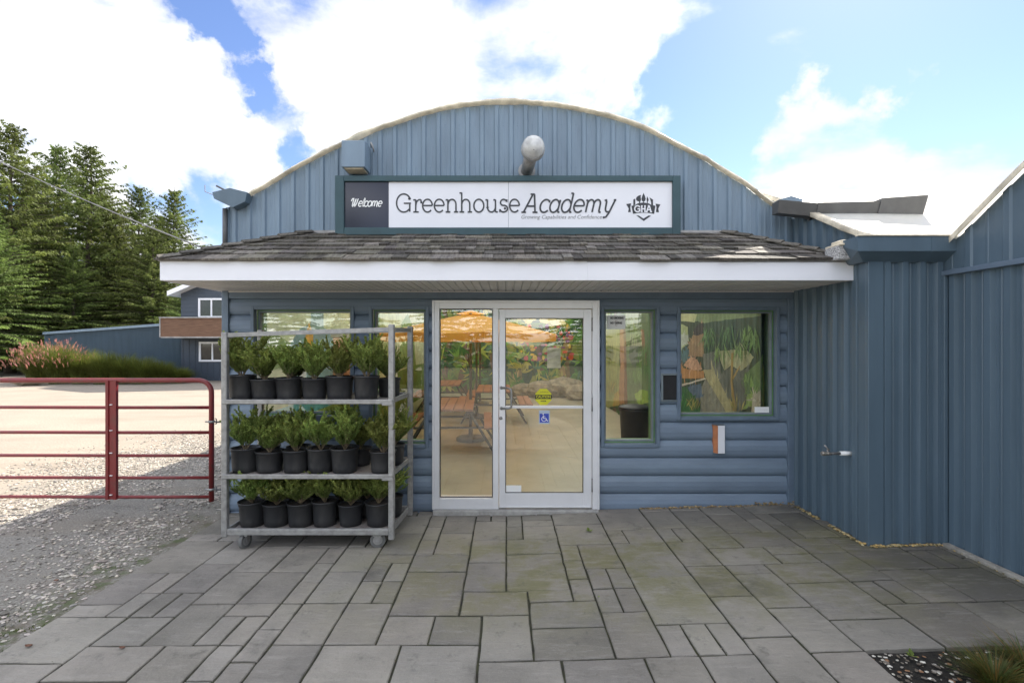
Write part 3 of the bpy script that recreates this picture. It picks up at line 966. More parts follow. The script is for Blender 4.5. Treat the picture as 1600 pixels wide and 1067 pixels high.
# soffit: grooved vinyl strips
mb = LMB(BO)
x = CX0 + .02
pr = []
while x < CX1 - .01:
    pr += [(x, 0), (x + .060, 0), (x + .064, .010), (x + .071, .010), (x + .075, 0), (x + .135, 0), (x + .139, .010), (x + .150, .010)]
    x += .154
pr = [p for p in pr if p[0] < CX1 - .003] + [(CX1 - .003, 0)]
n = len(mb.v); prev = None
for x, d in pr:
    n = len(mb.v)
    mb.v += [(x, CY + .021, SZ_ + d), (x, D0 - .03, SZ_ + d)]
    if prev is not None: mb.face((prev, prev + 1, n + 1, n))
    prev = n
mb.build('soffit', 'soffit', bld)
mb = LMB(BO); mb.box((CX0 + .02, D0 - .058, SZ_ - .014), (CX1 - .004, D0 - .046, SZ_ - .001), .002); mb.build('soffit_trim', 'soffit', bld)
# shakes
RZ0, RZ1 = 2.505, 2.955
def roofz(y): return RZ0 + (RZ1 - RZ0) * (y - CY) / (D0 - CY)
mb = LMB(BO); random.seed(12)
# deck under the shakes
HLx, HRx = -2.06, 2.28
def xl(y): return CX0 + (HLx - CX0) * (y - CY) / (D0 - CY)
def xr(y): return CX1 + (HRx - CX1) * (y - CY) / (D0 - CY)
deck = LMB(BO)
deck.poly([(CX0, CY, RZ0 - .004 + .008), (CX1, CY, RZ0 + .004), (HRx, D0 - .03, RZ1 - .01), (HLx, D0 - .03, RZ1 - .01)])
deck.poly([(CX0, CY, RZ0 + .003), (HLx, D0 - .03, RZ1 - .012), (CX0, D0 - .03, RZ0 + .003)])
deck.poly([(CX1, CY, RZ0 + .003), (CX1, D0 - .03, RZ0 + .003), (HRx, D0 - .03, RZ1 - .012)])
deck.build('roof_deck', 'bark', bld)
def shake(mb, p00, p10, p11, p01, th):
    """butt edge p00-p10, head edge p01-p11; wedge thickness th at the butt"""
    nrm = (Vector(p10) - Vector(p00)).cross(Vector(p01) - Vector(p00)).normalized()
    if nrm.z < 0: nrm = -nrm
    a = [Vector(p00), Vector(p10), Vector(p11), Vector(p01)]
    t = [a[0] + nrm * th, a[1] + nrm * th * random.uniform(.8, 1.1), a[2] + nrm * th * .35, a[3] + nrm * th * .35]
    n = len(mb.v); mb.v += [tuple(q) for q in a + t]
    for q in ((4, 5, 6, 7), (0, 1, 5, 4), (1, 2, 6, 5), (3, 0, 4, 7)): mb.face(tuple(n + i for i in q))
rows = 7
dy = (D0 - .02 - CY) / rows
for r_ in range(rows):
    ya = CY + r_ * dy - (.035 if r_ == 0 else .012); yb = CY + (r_ + 1) * dy + .05
    yb = min(yb, D0 - .025)
    x = xl(max(ya, CY)) - (.02 if r_ == 0 else 0) - random.uniform(0, .02)
    lim = xr(max(ya, CY)) + .02
    while x < lim:
        w = random.choice([.08, .1, .13, .16, .2, .24]) * random.uniform(.9, 1.15)
        xe = min(x + w, lim)
        if xe - x < .03: break
        k = random.choice([random.uniform(.5, 1.0), random.uniform(.8, 1.6)]); mb.ct = (k, k * random.uniform(.95, 1.0), k * random.uniform(.88, 1.0))
        jy = random.uniform(-.010, .010); lift = .012 + random.uniform(0, .003)
        yA = ya + jy
        xh0, xh1 = x, xe
        if r_ >= 0:  # keep heads inside the hips
            xh0 = max(x, xl(yb)) ; xh1 = min(xe, xr(yb))
            if xh1 <= xh0: xh0 = xh1 = (max(min(xe, xr(yb)), xl(yb)))
        shake(mb, (x + .002, yA, roofz(yA) + lift), (xe - .002, yA + random.uniform(-.004, .004), roofz(yA) + lift), (xh1 - .001, yb, roofz(yb) + lift - .008), (xh0 + .001, yb, roofz(yb) + lift - .008), random.uniform(.014, .026))
        x = xe
# side courses on both hips
def side(sgn):
    rr = 6
    for r_ in range(rr):
        t0 = r_ / rr; t1 = (r_ + 1.3) / rr
        X0 = CX0 if sgn < 0 else CX1; X1 = HLx if sgn < 0 else HRx
        xa = X0 + (X1 - X0) * t0; xb = X0 + (X1 - X0) * min(1, t1)
        za = RZ0 + (RZ1 - RZ0) * t0 + .012; zb = RZ0 + (RZ1 - RZ0) * min(1, t1) + .006
        y = CY + (D0 - CY) * t0
        while y < D0 - .04:
            w = random.choice([.1, .14, .18]); ye = min(y + w, D0 - .03)
            k = random.uniform(.62, 1.4); mb.ct = (k, k * .98, k * .93)
            yb2 = max(y, CY + (D0 - CY) * min(1, t1) * .98); ye2 = max(ye, yb2 + .001)
            shake(mb, (xa, y, za), (xa, ye, za), (xb, min(ye2, D0 - .03), zb), (xb, min(yb2, D0 - .031), zb), .013)
            y = ye
side(-1); side(1)
# hip caps
for sgn in (-1, 1):
    X0 = CX0 - .01 if sgn < 0 else CX1 + .01; X1 = HLx if sgn < 0 else HRx
    N_ = 8
    for q in range(N_):
        t0 = q / N_; t1 = min(1.0, (q + 1.35) / N_)
        A = Vector((X0 + (X1 - X0) * t0, CY - .02 + (D0 - .02 - CY) * t0, RZ0 + (RZ1 - RZ0) * t0 + .034))
        B = Vector((X0 + (X1 - X0) * t1, CY - .02 + (D0 - .02 - CY) * t1, RZ0 + (RZ1 - RZ0) * t1 + .022))
        if B.y > D0 - .03: B.y = D0 - .03
        k = random.uniform(.6, 1.2); mb.ct = (k, k * .98, k * .93)
        dirv = (B - A).normalized(); sd = Vector((0, 0, 1)).cross(dirv).normalized()
        for s2 in (-1, 1):
            o_ = sd * .075 * s2; dn = Vector((0, 0, -.030))
            shake(mb, A, A + o_ + dn, B + o_ + dn, B, .014)
mb.build('shake_roof', 'shake', bld)
# flashing
mb = LMB(BO); mb.box((HLx - .1, D0 - .046, RZ1 - .02), (HRx + .1, D0 - .041, RZ1 + .02)); mb.build('flashing', 'grey_metal', bld)
# hoop roof ------------------------------------------------------------------
YE = 17.6
mb = LMB(BO); mb.cs = True
random.seed(2)
rows_ = []
ext = [(x, z - .012) for x, z in ARCH if -2.86 < x < 2.87]
for y in [D0 - .05] + [D0 + .6 * q for q in range(1, 21)] + [YE]:
    rows_.append([(x, y, z + .018 + .008 * math.sin(x * 9 + y * 4) * (1 if y > D0 else .3)) for x, z in ext])
mb.grid(rows_)
mb.build('roof', 'film', bld)
# crinkled edge of the roof sheet
mb = LMB(BO); mb.cs = True
rr = [[], [], [], []]
for i in range(len(ext) * 3 - 2):
    a = ext[i // 3]; b2 = ext[min(i // 3 + 1, len(ext) - 1)]; t = (i % 3) / 3
    x = a[0] + (b2[0] - a[0]) * t; z = a[1] + (b2[1] - a[1]) * t
    w = fbm(x * 3.1, 1.7) * .012 + fbm(x * 11, 4) * .006
    rr[0].append((x, D0 - .06, z + .022 + w * .3)); rr[1].append((x, D0 - .085 - w, z + .018 + w * .6))
    rr[2].append((x, D0 - .090 + w, z - .006 + w * .6)); rr[3].append((x, D0 - .05, z - .022 - abs(w)))
mb.grid(rr)
mb.build('roof_edge', 'film_edge', bld)
# hoops inside
for q in range(11):
    mb = LMB(BO)
    y = D0 + .35 + q * 1.2
    mb.tube([(x, y, z - .05) for x, z in ARCH[::4]], .018, 6)
    mb.tube([(-2.9, y, 3.18), (2.9, y, 3.18)], .014, 6)
    for xx in (-1.8, -.9, 0, .9, 1.8): mb.tube([(xx, y, 3.18), (xx * .6, y, arch(xx * .6) - .05)], .010, 5)
    mb.build('roof_hoop', 'tube', bld)
# side walls, back wall
mb = LMB(BO)
cols = ribs(D0, YE, off=.06)
prev = None
for y, d in cols:
    n = len(mb.v); mb.v += [(-2.97 - d, y, -.05), (-2.97 - d, y, 3.2)]
    if prev is not None: mb.face((prev, n, n + 1, prev + 1))
    prev = n
mb.build('side_wall', 'blue_metal', bld)
mb = LMB(BO); mb.box((-2.99, YE - .03, -.05), (3.1, YE, 4.3)); mb.build('back_wall', 'pale_wall', bld)
# gutters on both sides + corner flashing + downpipe
mb = LMB(BO)
def gutter_end(mb, cx, cz, w, h, y0, y1):
    pr_ = [(-w / 2, h * .28), (0, h / 2), (w / 2, h * .28), (w / 2 - .02, -h * .2), (.03, -h / 2), (-w * .45, -h * .05)]
    n = len(mb.v); k = len(pr_)
    mb.v += [(cx + a, y0, cz + c) for a, c in pr_] + [(cx + a, y1, cz + c) for a, c in pr_]
    for q in range(k): mb.face((n + q, n + (q + 1) % k, n + k + (q + 1) % k, n + k + q))
    mb.face(tuple(n + q for q in range(k))); mb.face(tuple(n + k + q for q in range(k)))
gutter_end(mb, -2.87, 3.29, .36, .20, D0 - .14, D0 - .002)
mb.build('gutter', 'blue_metal_dark', bld)
mb = LMB(BO)
gutter_end(mb, 2.93, 3.22, .24, .17, D0 - .16, D0 - .05)
mb.build('gutter', 'blue_metal', bld)
mb = LMB(BO)
mb.tube([(-2.97, D0 - .05, 2.7), (-2.97, D0 - .05, 3.2)], .024, 10)
mb.tube([(-3.02, D0 - .12, 3.42), (-2.72, D0 - .02, 3.27)], .010, 6)
mb.build('downpipe', 'dark_metal', bld)
mb = LMB(BO)
mb.box((-2.975, D0 - .030, 2.5), (-2.935, D0 + .01, 3.22), .003)
mb.build('corner_trim', 'blue_metal', bld)
# bent wire bracket at the left gutter
mb = LMB(BO); mb.tube([(-3.18, 5.15, 3.45), (-3.18, 5.15, 3.38), (-3.0, 5.15, 3.31)], .005, 5); mb.build('bracket', 'steel', bld)
# EMT hook by the flood box
mb = LMB(BO); mb.tube([W3 for W3 in ((-1.43, D0 - .05, 3.84), (-1.42, D0 - .09, 3.88), (-1.40, D0 - .10, 3.84), (-1.395, D0 - .07, 3.79))], .008, 6); mb.build('hook', 'steel', bld)
# wall mirror slot (deposit box) --------------------------------------------------
mb = LMB(BO)
x0, x1, z0, z1 = OPM
mb.box((x0, D0 - .05, z1 - .02), (x1, D0 + .02, z1), .002); mb.box((x0, D0 - .05, z0), (x0 + .022, D0 + .02, z1 - .0205), .002)
mb.box((x0 + .0225, D0 - .05, z0), (x1, D0 + .02, z0 + .012), .002); mb.box((x1 - .005, D0 - .05, z0 + .0125), (x1, D0 + .02, z1 - .0205), .001)
sf = mb.build('slot_frame', 'trim_grey', bld)
mb = LMB(BO); mb.box((x0 + .0225, D0 - .02, z0 + .0125), (x1 - .0055, D0 + .018, z1 - .0205), .004); mb.build('slot_door', 'black', sf)

# ------------------------------------------------------------------ interior
mb = LMB(BO); mb.poly([(-2.9, D0 + .0, .03), (3.2, D0 + .0, .03), (3.2, YE, .03), (-2.9, YE, .03)])
struct(mb.build('floor', 'concrete', bld)); bld.children if 0 else None
def leaf_shape(mb, u, v, L_, w, a, n_, place, curve=0.0):
    pts = []
    for q in range(7):
        t = q / 6; r_ = w * math.sin(math.pi * t ** .8) * .5
        cx = L_ * t; cy = curve * L_ * t * t
        pts.append((cx, cy + r_, cy - r_))
    ring = [(c, hi) for c, hi, lo in pts] + [(c, lo) for c, hi, lo in pts[::-1]][1:-1]
    ca, sa = math.cos(a), math.sin(a)
    mb.poly([place(u + c * ca - s_ * sa, v + c * sa + s_ * ca, n_) for c, s_ in ring])
def blob(mb, u, v, rx, ry, n_, place, k=14, seed=0):
    mb.poly([place(u + rx * math.cos(6.283 * q / k) * (1 + .18 * fbm(q * 1.7, seed)), v + ry * math.sin(6.283 * q / k) * (1 + .25 * fbm(q * 1.3, seed + 5)), n_) for q in range(k)])
def jungle(place, U, V, seed, mb, stripes, density=30):
    random.seed(seed); n_ = .002
    step = .000012
    def nx():
        nonlocal n_
        n_ += step; return n_
    _p = place
    place = lambda u, v, n__: _p(min(U, max(0, u)), min(V, max(0, v)), n__)
    # soft background masses
    for _ in range(int(U * density * .6)):
        g_ = random.choice([(.07, .13, .05), (.12, .20, .05), (.22, .27, .07), (.05, .09, .07), (.10, .16, .12), (.30, .32, .09)])
        mb.ct = g_; blob(mb, random.uniform(0, U), random.uniform(.3, V), random.uniform(.15, .5), random.uniform(.2, .6), nx(), place, seed=random.random() * 50)
    for u, w, c in stripes:                   # tree trunks
        mb.ct = c
        pts = []
        for q in range(10):
            t = q / 9; wob_ = .10 * math.sin(q * 1.1 + u * 3)
            pts.append((u + wob_, V * t, w * (1.3 - .6 * t + .7 * max(0, .2 - t))))
        n0 = nx()
        mb.poly([place(a - c_ / 2, b_, n0) for a, b_, c_ in pts] + [place(a + c_ / 2, b_, n0) for a, b_, c_ in pts[::-1]])
        mb.ct = tuple(x * .45 for x in c); n0 = nx()
        mb.poly([place(a + c_ * .12, b_, n0) for a, b_, c_ in pts] + [place(a + c_ / 2, b_, n0) for a, b_, c_ in pts[::-1]])
    for _ in range(int(U * density)):
        u, v = random.uniform(0, U), random.uniform(.1, V) 
        col = random.choice([(.06, .17, .04), (.11, .27, .05), (.20, .36, .07), (.36, .42, .08), (.03, .08, .035), (.08, .19, .10), (.45, .40, .10)])
        a0 = random.uniform(0, 6.28)
        for q in range(random.choice([5, 7, 9])):
            k = random.uniform(.7, 1.25); mb.ct = tuple(x * k for x in col)
            leaf_shape(mb, u, v, random.uniform(.18, .5), random.uniform(.03, .10), a0 + random.uniform(-1.3, 1.3), nx(), place, random.uniform(-.5, .3))
    return nx
# right mural wall along x = 2.80
mb = LMB(BO); mb.ct = (.10, .15, .06)
XR = 2.80
UR = YE - D0 - .12
place = lambda u, v, n_: (XR - n_, D0 + .11 + u, .03 + v)
mb.poly([place(0, 0, 0), place(UR, 0, 0), place(UR, 3.1, 0), place(0, 3.1, 0)])
nx = jungle(place, UR, 3.1, 31, mb, [(1.85, .22, (.50, .26, .10)), (5.9, .55, (.55, .24, .09)), (8.6, .35, (.42, .25, .12)), (7.4, .2, (.2, .12, .07)), (10.6, .5, (.5, .25, .1))], 34)
# the painted rocks, figure-brown trunk and leaves that face the two right-hand windows
_pl = place
place = lambda u, v, n_: _pl(max(0, min(UR, u)), max(0, min(3.1, v)), n_)
def muv(zx, zy):
    px, py = 930 + zx / 4.64, 450 + zy / 4.64
    y = XR * F / (px - 792)
    return (y - D0 - .11, CAMZ - (py - 537) * y / F - .03)
WALLART = [
 ((.05, .075, .04), [(595, 150), (1300, 150), (1300, 930), (595, 930)]),
 ((.22, .30, .14), [(600, 160), (850, 170), (1280, 165), (1260, 205), (800, 255), (760, 240), (600, 245)]),
 ((.50, .52, .28), [(600, 190), (690, 180), (760, 190), (740, 250), (600, 232)]),
 ((.055, .095, .06), [(800, 255), (1000, 228), (1260, 200), (1260, 430), (1180, 440), (1040, 452), (900, 440), (820, 480), (790, 300)]),
 ((.38, .45, .22), [(600, 262), (650, 262), (690, 285), (700, 400), (640, 445), (600, 420)]),
 ((.50, .55, .48), [(606, 360), (640, 335), (690, 342), (695, 400), (650, 420), (610, 412)]),
 ((.08, .16, .18), [(625, 500), (690, 435), (720, 500), (660, 540)]),
 ((.30, .20, .11), [(700, 400), (735, 330), (806, 270), (810, 500), (700, 492)]),
 ((.045, .04, .035), [(736, 300), (770, 262), (806, 250), (806, 330), (760, 345), (735, 340)]),
 ((.46, .23, .08), [(600, 525), (640, 545), (660, 580), (770, 600), (812, 600), (812, 655), (640, 655), (622, 590)]),
 ((.56, .33, .21), [(690, 520), (720, 500), (762, 520), (800, 590), (740, 598), (660, 562)]),
 ((.17, .18, .15), [(800, 480), (920, 450), (935, 600), (1000, 780), (1045, 905), (780, 910), (750, 800), (800, 700), (830, 650), (860, 630), (812, 600)]),
 ((.42, .42, .24), [(920, 457), (1030, 447), (1130, 455), (1178, 500), (1140, 560), (1080, 602), (1010, 560), (960, 600), (930, 520)]),
 ((.14, .15, .12), [(950, 600), (1010, 575), (1080, 602), (1125, 580), (1250, 640), (1250, 780), (1150, 865), (1040, 905), (940, 660)]),
 ((.38, .35, .19), [(808, 592), (870, 590), (912, 650), (960, 745), (1040, 905), (975, 905), (880, 740), (825, 655)]),
 ((.24, .24, .19), [(820, 655), (880, 740), (975, 905), (800, 905), (780, 780)]),
 ((.09, .14, .21), [(690, 720), (790, 690), (800, 790), (720, 800)]),
 ((.035, .15, .04), [(600, 718), (680, 720), (740, 790), (785, 860), (780, 915), (600, 915)]),
 ((.58, .53, .44), [(600, 706), (700, 684), (820, 650), (826, 659), (710, 694), (600, 724)]),
 ((.14, .22, .08), [(1100, 650), (1150, 590), (1260, 490), (1260, 700), (1180, 800), (1120, 770)]),
 ((.26, .36, .10), [(1130, 770), (1180, 760), (1230, 800), (1190, 870), (1120, 850)]),
 ((.46, .42, .33), [(1172, 785), (1250, 725), (1250, 870), (1160, 905)]),
 ((.42, .29, .09), [(1012, 470), (1030, 470), (1022, 680), (1052, 890), (1028, 890), (1008, 680)]),
 ((.40, .28, .09), [(1020, 650), (1075, 560), (1082, 566), (1030, 665)]),
 ((.30, .32, .10), [(60, 300), (190, 300), (192, 760), (150, 850), (60, 900)]),
 ((.13, .19, .08), [(232, 160), (470, 160), (470, 840), (245, 840)]),
 ((.34, .42, .26), [(240, 170), (330, 180), (320, 290), (240, 280)]),
 ((.09, .12, .085), [(270, 350), (340, 380), (352, 500), (300, 590), (258, 500)]),
 ((.32, .19, .10), [(345, 300), (368, 300), (392, 560), (370, 560)]),
 ((.38, .20, .09), [(192, 300), (236, 296), (240, 480), (250, 840), (184, 840), (195, 500)]),
 ((.20, .10, .05), [(220, 300), (236, 296), (240, 480), (250, 840), (226, 840), (224, 480)]),
 ((.26, .40, .06), [(300, 770), (350, 735), (400, 745), (405, 830), (330, 845)]),
 ((.42, .30, .07), [(150, 770), (185, 740), (190, 850), (140, 860)]),
]
random.seed(19)
for c, pts in WALLART:
    mb.ct = c; n0 = nx(); dense_ = []
    for (ax_, ay_), (bx_, by_) in zip(pts, pts[1:] + pts[:1]):
        for q in range(6):
            t_ = q / 6; dense_.append((ax_ + (bx_ - ax_) * t_ + 5 * fbm(ax_ + q * .9, ay_), ay_ + (by_ - ay_) * t_ + 5 * fbm(ay_ + q * .9, ax_ + 9)))
    mb.poly([place(*muv(*p_), n0) for p_ in dense_])
    xs_ = [p_[0] for p_ in pts]; ys_ = [p_[1] for p_ in pts]; cx_ = sum(xs_) / len(xs_); cy_ = sum(ys_) / len(ys_)
    for _ in range(22 if min(max(xs_) - min(xs_), max(ys_) - min(ys_)) > 75 else 0):
        k = random.uniform(.78, 1.28); mb.ct = tuple(x * k for x in c)
        e_ = random.choice(pts); t_ = random.random() ** .7 * .85
        u, v = muv(cx_ + (e_[0] - cx_) * t_, cy_ + (e_[1] - cy_) * t_)
        leaf_shape(mb, u, v, random.uniform(.06, .22), random.uniform(.015, .05), random.uniform(0, 6.28), nx(), place, random.uniform(-.4, .4))
# hanging fronds and grass over the painting
for (zx, zy, n_f, L_f, col, up) in ((860, 300, 22, .34, (.11, .21, .08), 0), (990, 280, 22, .36, (.10, .19, .08), 0), (1110, 290, 20, .30, (.16, .27, .09), 0), (1200, 320, 20, .26, (.12, .22, .07), 0),
                               (930, 420, 14, .25, (.18, .28, .09), 0), (1060, 400, 14, .22, (.20, .30, .10), 0), (650, 860, 22, .3, (.06, .22, .05), 1), (740, 870, 16, .25, (.24, .24, .06), 1),
                               (1060, 880, 12, .15, (.30, .26, .08), 1), (1150, 700, 16, .14, (.20, .32, .10), 1), (300, 260, 30, .5, (.22, .32, .12), 0), (380, 420, 26, .5, (.14, .24, .08), 0),
                               (120, 420, 30, .6, (.16, .20, .07), 0), (320, 700, 30, .5, (.16, .30, .07), 1), (130, 760, 24, .5, (.34, .28, .07), 1), (390, 640, 24, .5, (.12, .26, .06), 1)):
    for _ in range(n_f):
        k = random.uniform(.6, 1.5); mb.ct = tuple(x * k for x in col)
        u, v = muv(zx + random.gauss(0, 22), zy + random.gauss(0, 16))
        an = random.uniform(.5, 2.6) if up else -random.uniform(.7, 2.4)
        leaf_shape(mb, u, v, L_f * random.uniform(.6, 1.2), random.uniform(.012, .035), an, nx(), place, random.uniform(-.3, .3))
mr_ = mb.build('painted_wall', 'mural', bld); mr_['label'] = 'jungle mural with grey boulders and orange tree trunk'
# back mural
mb = LMB(BO); mb.ct = (.07, .10, .045)
YM = YE - .3
place = lambda u, v, n_: (-2.7 + u, YM - n_, .03 + v)
mb.poly([place(0, 0, 0), place(5.4, 0, 0), place(5.4, 3.2, 0), place(0, 3.2, 0)])
nx = jungle(place, 5.4, 3.2, 44, mb, [(3.15, .28, (.50, .36, .17)), (3.9, .2, (.16, .10, .06)), (.6, .2, (.22, .14, .09)), (1.2, .25, (.20, .12, .08)), (1.7, .18, (.26, .18, .13)), (2.3, .22, (.22, .14, .10)), (4.8, .35, (.45, .30, .12))], 34)
for _ in range(60):
    mb.ct = random.choice([(.75, .12, .05), (.6, .10, .12), (.85, .55, .1), (.3, .1, .25)])
    blob(mb, random.uniform(3.2, 5), random.uniform(1.1, 2.4), random.uniform(.03, .1), random.uniform(.03, .1), nx(), place, 9, seed=random.random() * 9)
for _ in range(10):
    mb.ct = random.choice([(.85, .70, .25), (.9, .8, .4)]); blob(mb, random.uniform(3.0, 5.3), random.uniform(2.5, 3.1), random.uniform(.15, .35), random.uniform(.1, .22), nx(), place, 12, seed=random.random() * 9)
m2 = mb.build('painted_wall', 'mural', bld); m2['label'] = 'far mural of trees and red flowers'
# left wall: pale ground with flat blue barn shapes
mb = LMB(BO); XL = -2.78
place = lambda u, v, n_: (XL + n_, D0 + .11 + u, .03 + v)
mb.ct = (.74, .78, .56); mb.poly([place(0, 0, 0), place(UR, 0, 0), place(UR, 3.1, 0), place(0, 3.1, 0)])
n_ = .002
def lay(c, pts):
    global n_
    n_ += .0003; mb.ct = c; mb.poly([place(u, v, n_) for u, v in pts])
lay((.30, .40, .20), [(.2, .4), (.2, 1.75), (.5, 1.9), (.8, 1.8), (1.1, 1.72), (1.1, .4)])
lay((.26, .42, .47), [(.9, .5), (.9, 1.7), (1.25, 1.95), (1.6, 2.03), (2.2, 1.98), (2.7, 1.75), (2.7, .5)])
lay((.26, .38, .42), [(1.62, 1.8), (1.62, 2.32), (1.72, 2.4), (1.9, 2.42), (2.05, 2.38), (2.1, 2.3), (2.1, 1.8)])
lay((.80, .42, .06), [(1.35, 1.55), (1.4, 1.8), (1.55, 2.05), (1.7, 1.9), (1.7, 1.55)])
lay((.48, .24, .14), [(2.5, 1.2), (2.5, 1.85), (3.4, 1.85), (3.4, 1.2)])
lay((.45, .46, .40), [(2.4, 1.85), (3.5, 1.85), (3.5, 1.92), (2.4, 2.0)])
lay((.10, .38, .44), [(.3, .3), (.3, .95), (2.3, .98), (2.3, .3)])
lay((.22, .34, .10), [(0, 0), (0, .75), (3.5, .8), (6, 1.0), (9, 1.1), (UR, 1.1), (UR, 0)])
lay((.45, .50, .22), [(4.2, 1.1), (4.6, 2.0), (5.2, 2.4), (6.0, 2.1), (6.4, 1.1)])
lay((.30, .42, .16), [(7.2, 1.1), (7.6, 2.3), (8.4, 2.6), (9.2, 2.2), (9.6, 1.1)])
m3 = mb.build('painted_wall', 'mural', bld); m3['label'] = 'pale left wall with flat blue barn shapes'

# ================================================================== ANNEX (multi-bay greenhouse, bays running along x)
AX = 3.05; BX = 3.69; AY = 4.117
def zA(y): return 2.66 + 1.24 * max(0, math.sin(math.pi * (y - 4.0) / 6.6)) ** 1.15
def zB(y): return 2.62 + 1.55 * max(0, math.sin(math.pi * (4.0 - y) / 6.8)) ** 1.0
AO = Vector((AX, AY, 0))
ann = empty('metal_greenhouse', tuple(AO))
tag(ann, 'taller blue ribbed metal greenhouse stepping forward on the right with curved white roof', 'building')
def ribwall(axis, const, a, b_, sgn, top, bot, pitch=.15, off=.03, name='wall', m='blue_metal_dark', dep=.030):
    mb = LMB(AO); prev = None
    for zz in (.42, 1.32, 2.2):
        t = a + off + .085
        while t < b_ and name == 'wall' and b_ < D0 + .01:
            j = random.uniform(-.008, .008)
            mb.ct = (1, 1, 1)
            if axis == 'y': mb.box((const - .005, t - .004, zz + j), (const + .0, t + .004, zz + j + .008))
            else: mb.box((t - .004, const - .005, zz + j), (t + .004, const, zz + j + .008))
            t += pitch
    for t, d in ribs(a, b_, pitch=pitch, off=off, dep=dep, rw=.046, sl=.014):
        n = len(mb.v)
        if axis == 'y': pa = (const + sgn * d, t, bot(t)); pb = (const + sgn * d, t, top(t))
        else: pa = (t, const + sgn * d, bot(t)); pb = (t, const + sgn * d, top(t))
        mb.v += [pa, pb]
        if prev is not None: mb.face((prev, n, n + 1, prev + 1))
        prev = n
    return mb.build(name, m, ann)
ribwall('y', AX, AY, D0 + .0, -1, lambda t: zA(t) - .01, lambda t: .06, off=.10)
ribwall('y', AX + .03, D0 + .001, 10.5, -1, lambda t: zA(t) - .01, lambda t: .06, off=.10)
ribwall('x', AY, AX - .0, BX, -1, lambda t: 2.62, lambda t: .06, off=.10, pitch=.146)
ribwall('y', BX, -2.8, AY, -1, lambda t: 2.40, lambda t: .06, off=.04, pitch=.15)
ribwall('y', BX - .028, -2.8, AY - .0, -1, lambda t: zB(min(t, 3.99)) - .01, lambda t: 2.36, off=.04, pitch=.30, name='gable_panel', dep=.012)
mb = LMB(AO)
mb.box((BX - .062, -2.8, 2.345), (BX - .03, AY - .03, 2.385), .003)
mb.build('trim_rail', 'trim_blue', ann)
mb = LMB(AO)
mb.box((AX - .028, AY - .03, .05), (AX + .10, AY - .002, 2.62), .003)
mb.box((AX - .028, AY - .0015, .05), (AX - .002, AY + .09, 2.62), .003)
mb.box((BX - .055, AY - .055, .05), (BX - .0225, AY - .024, 2.36), .003)
mb.build('corner_trim', 'blue_metal_dark', ann)
# roofs
mb = LMB(AO); mb.cs = True
mb.grid([[(x, y, zA(y) + .01 + .006 * math.sin(x * 5 + y * 3)) for x in (AX - .05, 3.6, 4.5, 6, 8, 11, 14, 18)] for y in [4.0 + .22 * q for q in range(31)]])
r1 = mb.build('roof', 'film', ann)
mb = LMB(AO); mb.cs = True
mb.grid([[(x, y, zB(y) + .01 + .006 * math.sin(x * 5 + y * 3)) for x in (BX - .075, 4.5, 6, 8, 11, 14, 18)] for y in [-2.8 + .2 * q for q in range(35)]])
r2 = mb.build('roof', 'film', ann)
for (X, zf, ya, yb) in ((AX - .05, zA, 4.0, 10.6), (BX - .075, zB, -2.8, 4.0)):
    mb = LMB(AO); mb.cs = True; rr = [[], [], []]
    for q in range(90):
        y = ya + (yb - ya) * q / 89; w = fbm(y * 3, X) * .008
        rr[0].append((X + .04, y, zf(y) + .02)); rr[1].append((X - .02 + w, y, zf(y) + .012 + w)); rr[2].append((X - .012, y, zf(y) - .035 + w))
    mb.grid(rr); mb.build('roof_edge', 'film_edge', ann)
# valley gutter between the bays
mb = LMB(AO)
gx0_, gx1_ = 2.86, 3.70
pr_ = [(3.985, 2.655), (3.985, 2.535), (4.09, 2.462), (4.3, 2.462), (4.3, 2.655)]
n = len(mb.v)
mb.v += [(gx0_ + (.12 if i in (2, 3) else 0), y, z) for i, (y, z) in enumerate(pr_)] + [(gx1_, y, z) for y, z in pr_]
k = 5
for q in range(k): mb.face((n + q, n + (q + 1) % k, n + k + (q + 1) % k, n + k + q))
mb.face(tuple(n + q for q in range(k))); mb.face(tuple(n + k + q for q in range(k)))
mb.box((gx0_ + .60, 3.981, 2.53), (gx0_ + .604, 3.9845, 2.655))
mb.build('gutter', 'blue_metal_dark', ann)
mb = LMB(AO); mb.box((2.86, 3.975, 2.6555), (3.70, 4.02, 2.668), .003); mb.build('gutter_lip', 'film_edge', ann)
mb = LMB(AO)
mb.box((2.82, 4.16, 2.50), (2.95, 4.34, 2.615), .004)
mb.build('gutter_block', 'speckle', ann)
mb = LMB(AO); mb.box((2.825, 4.14, 2.6155), (2.95, 4.34, 2.632), .003); mb.box((2.85, 4.16, 2.6325), (2.94, 4.30, 2.665), .006); mb.build('gutter_cap', 'film_edge', ann)
# dark sheet-metal trough lying on the back bay
mb = LMB(AO)
def trough(mb, A, B, w, h, taper=0.0):
    d_ = (B - A).normalized(); s_ = Vector((0, 1, 0)); 
    pts = []
    for p, k_ in ((A, 1), (B, 1)):
        for a, c in ((-w, 0), (-w * .4, -h), (w, -h), (w, 0)): pts.append(p + s_ * a + Vector((0, 0, c)))
    n = len(mb.v); mb.v += [tuple(p) for p in pts]
    for q in ((0, 1, 5, 4), (1, 2, 6, 5), (2, 3, 7, 6), (3, 0, 4, 7), (0, 3, 2, 1), (4, 5, 6, 7)): mb.face(tuple(n + i for i in q))
trough(mb, Vector((2.74, 4.98, 3.225)), Vector((3.02, 4.82, 3.145)), .07, .12)
trough(mb, Vector((3.02, 4.82, 3.145)), Vector((3.60, 4.80, 3.150)), .09, .14)
mb.build('valley_trough', 'dark_metal', ann)
mb = LMB(AO)
trough(mb, Vector((3.60, 4.80, 3.175)), Vector((4.03, 4.78, 3.20)), .11, .17)
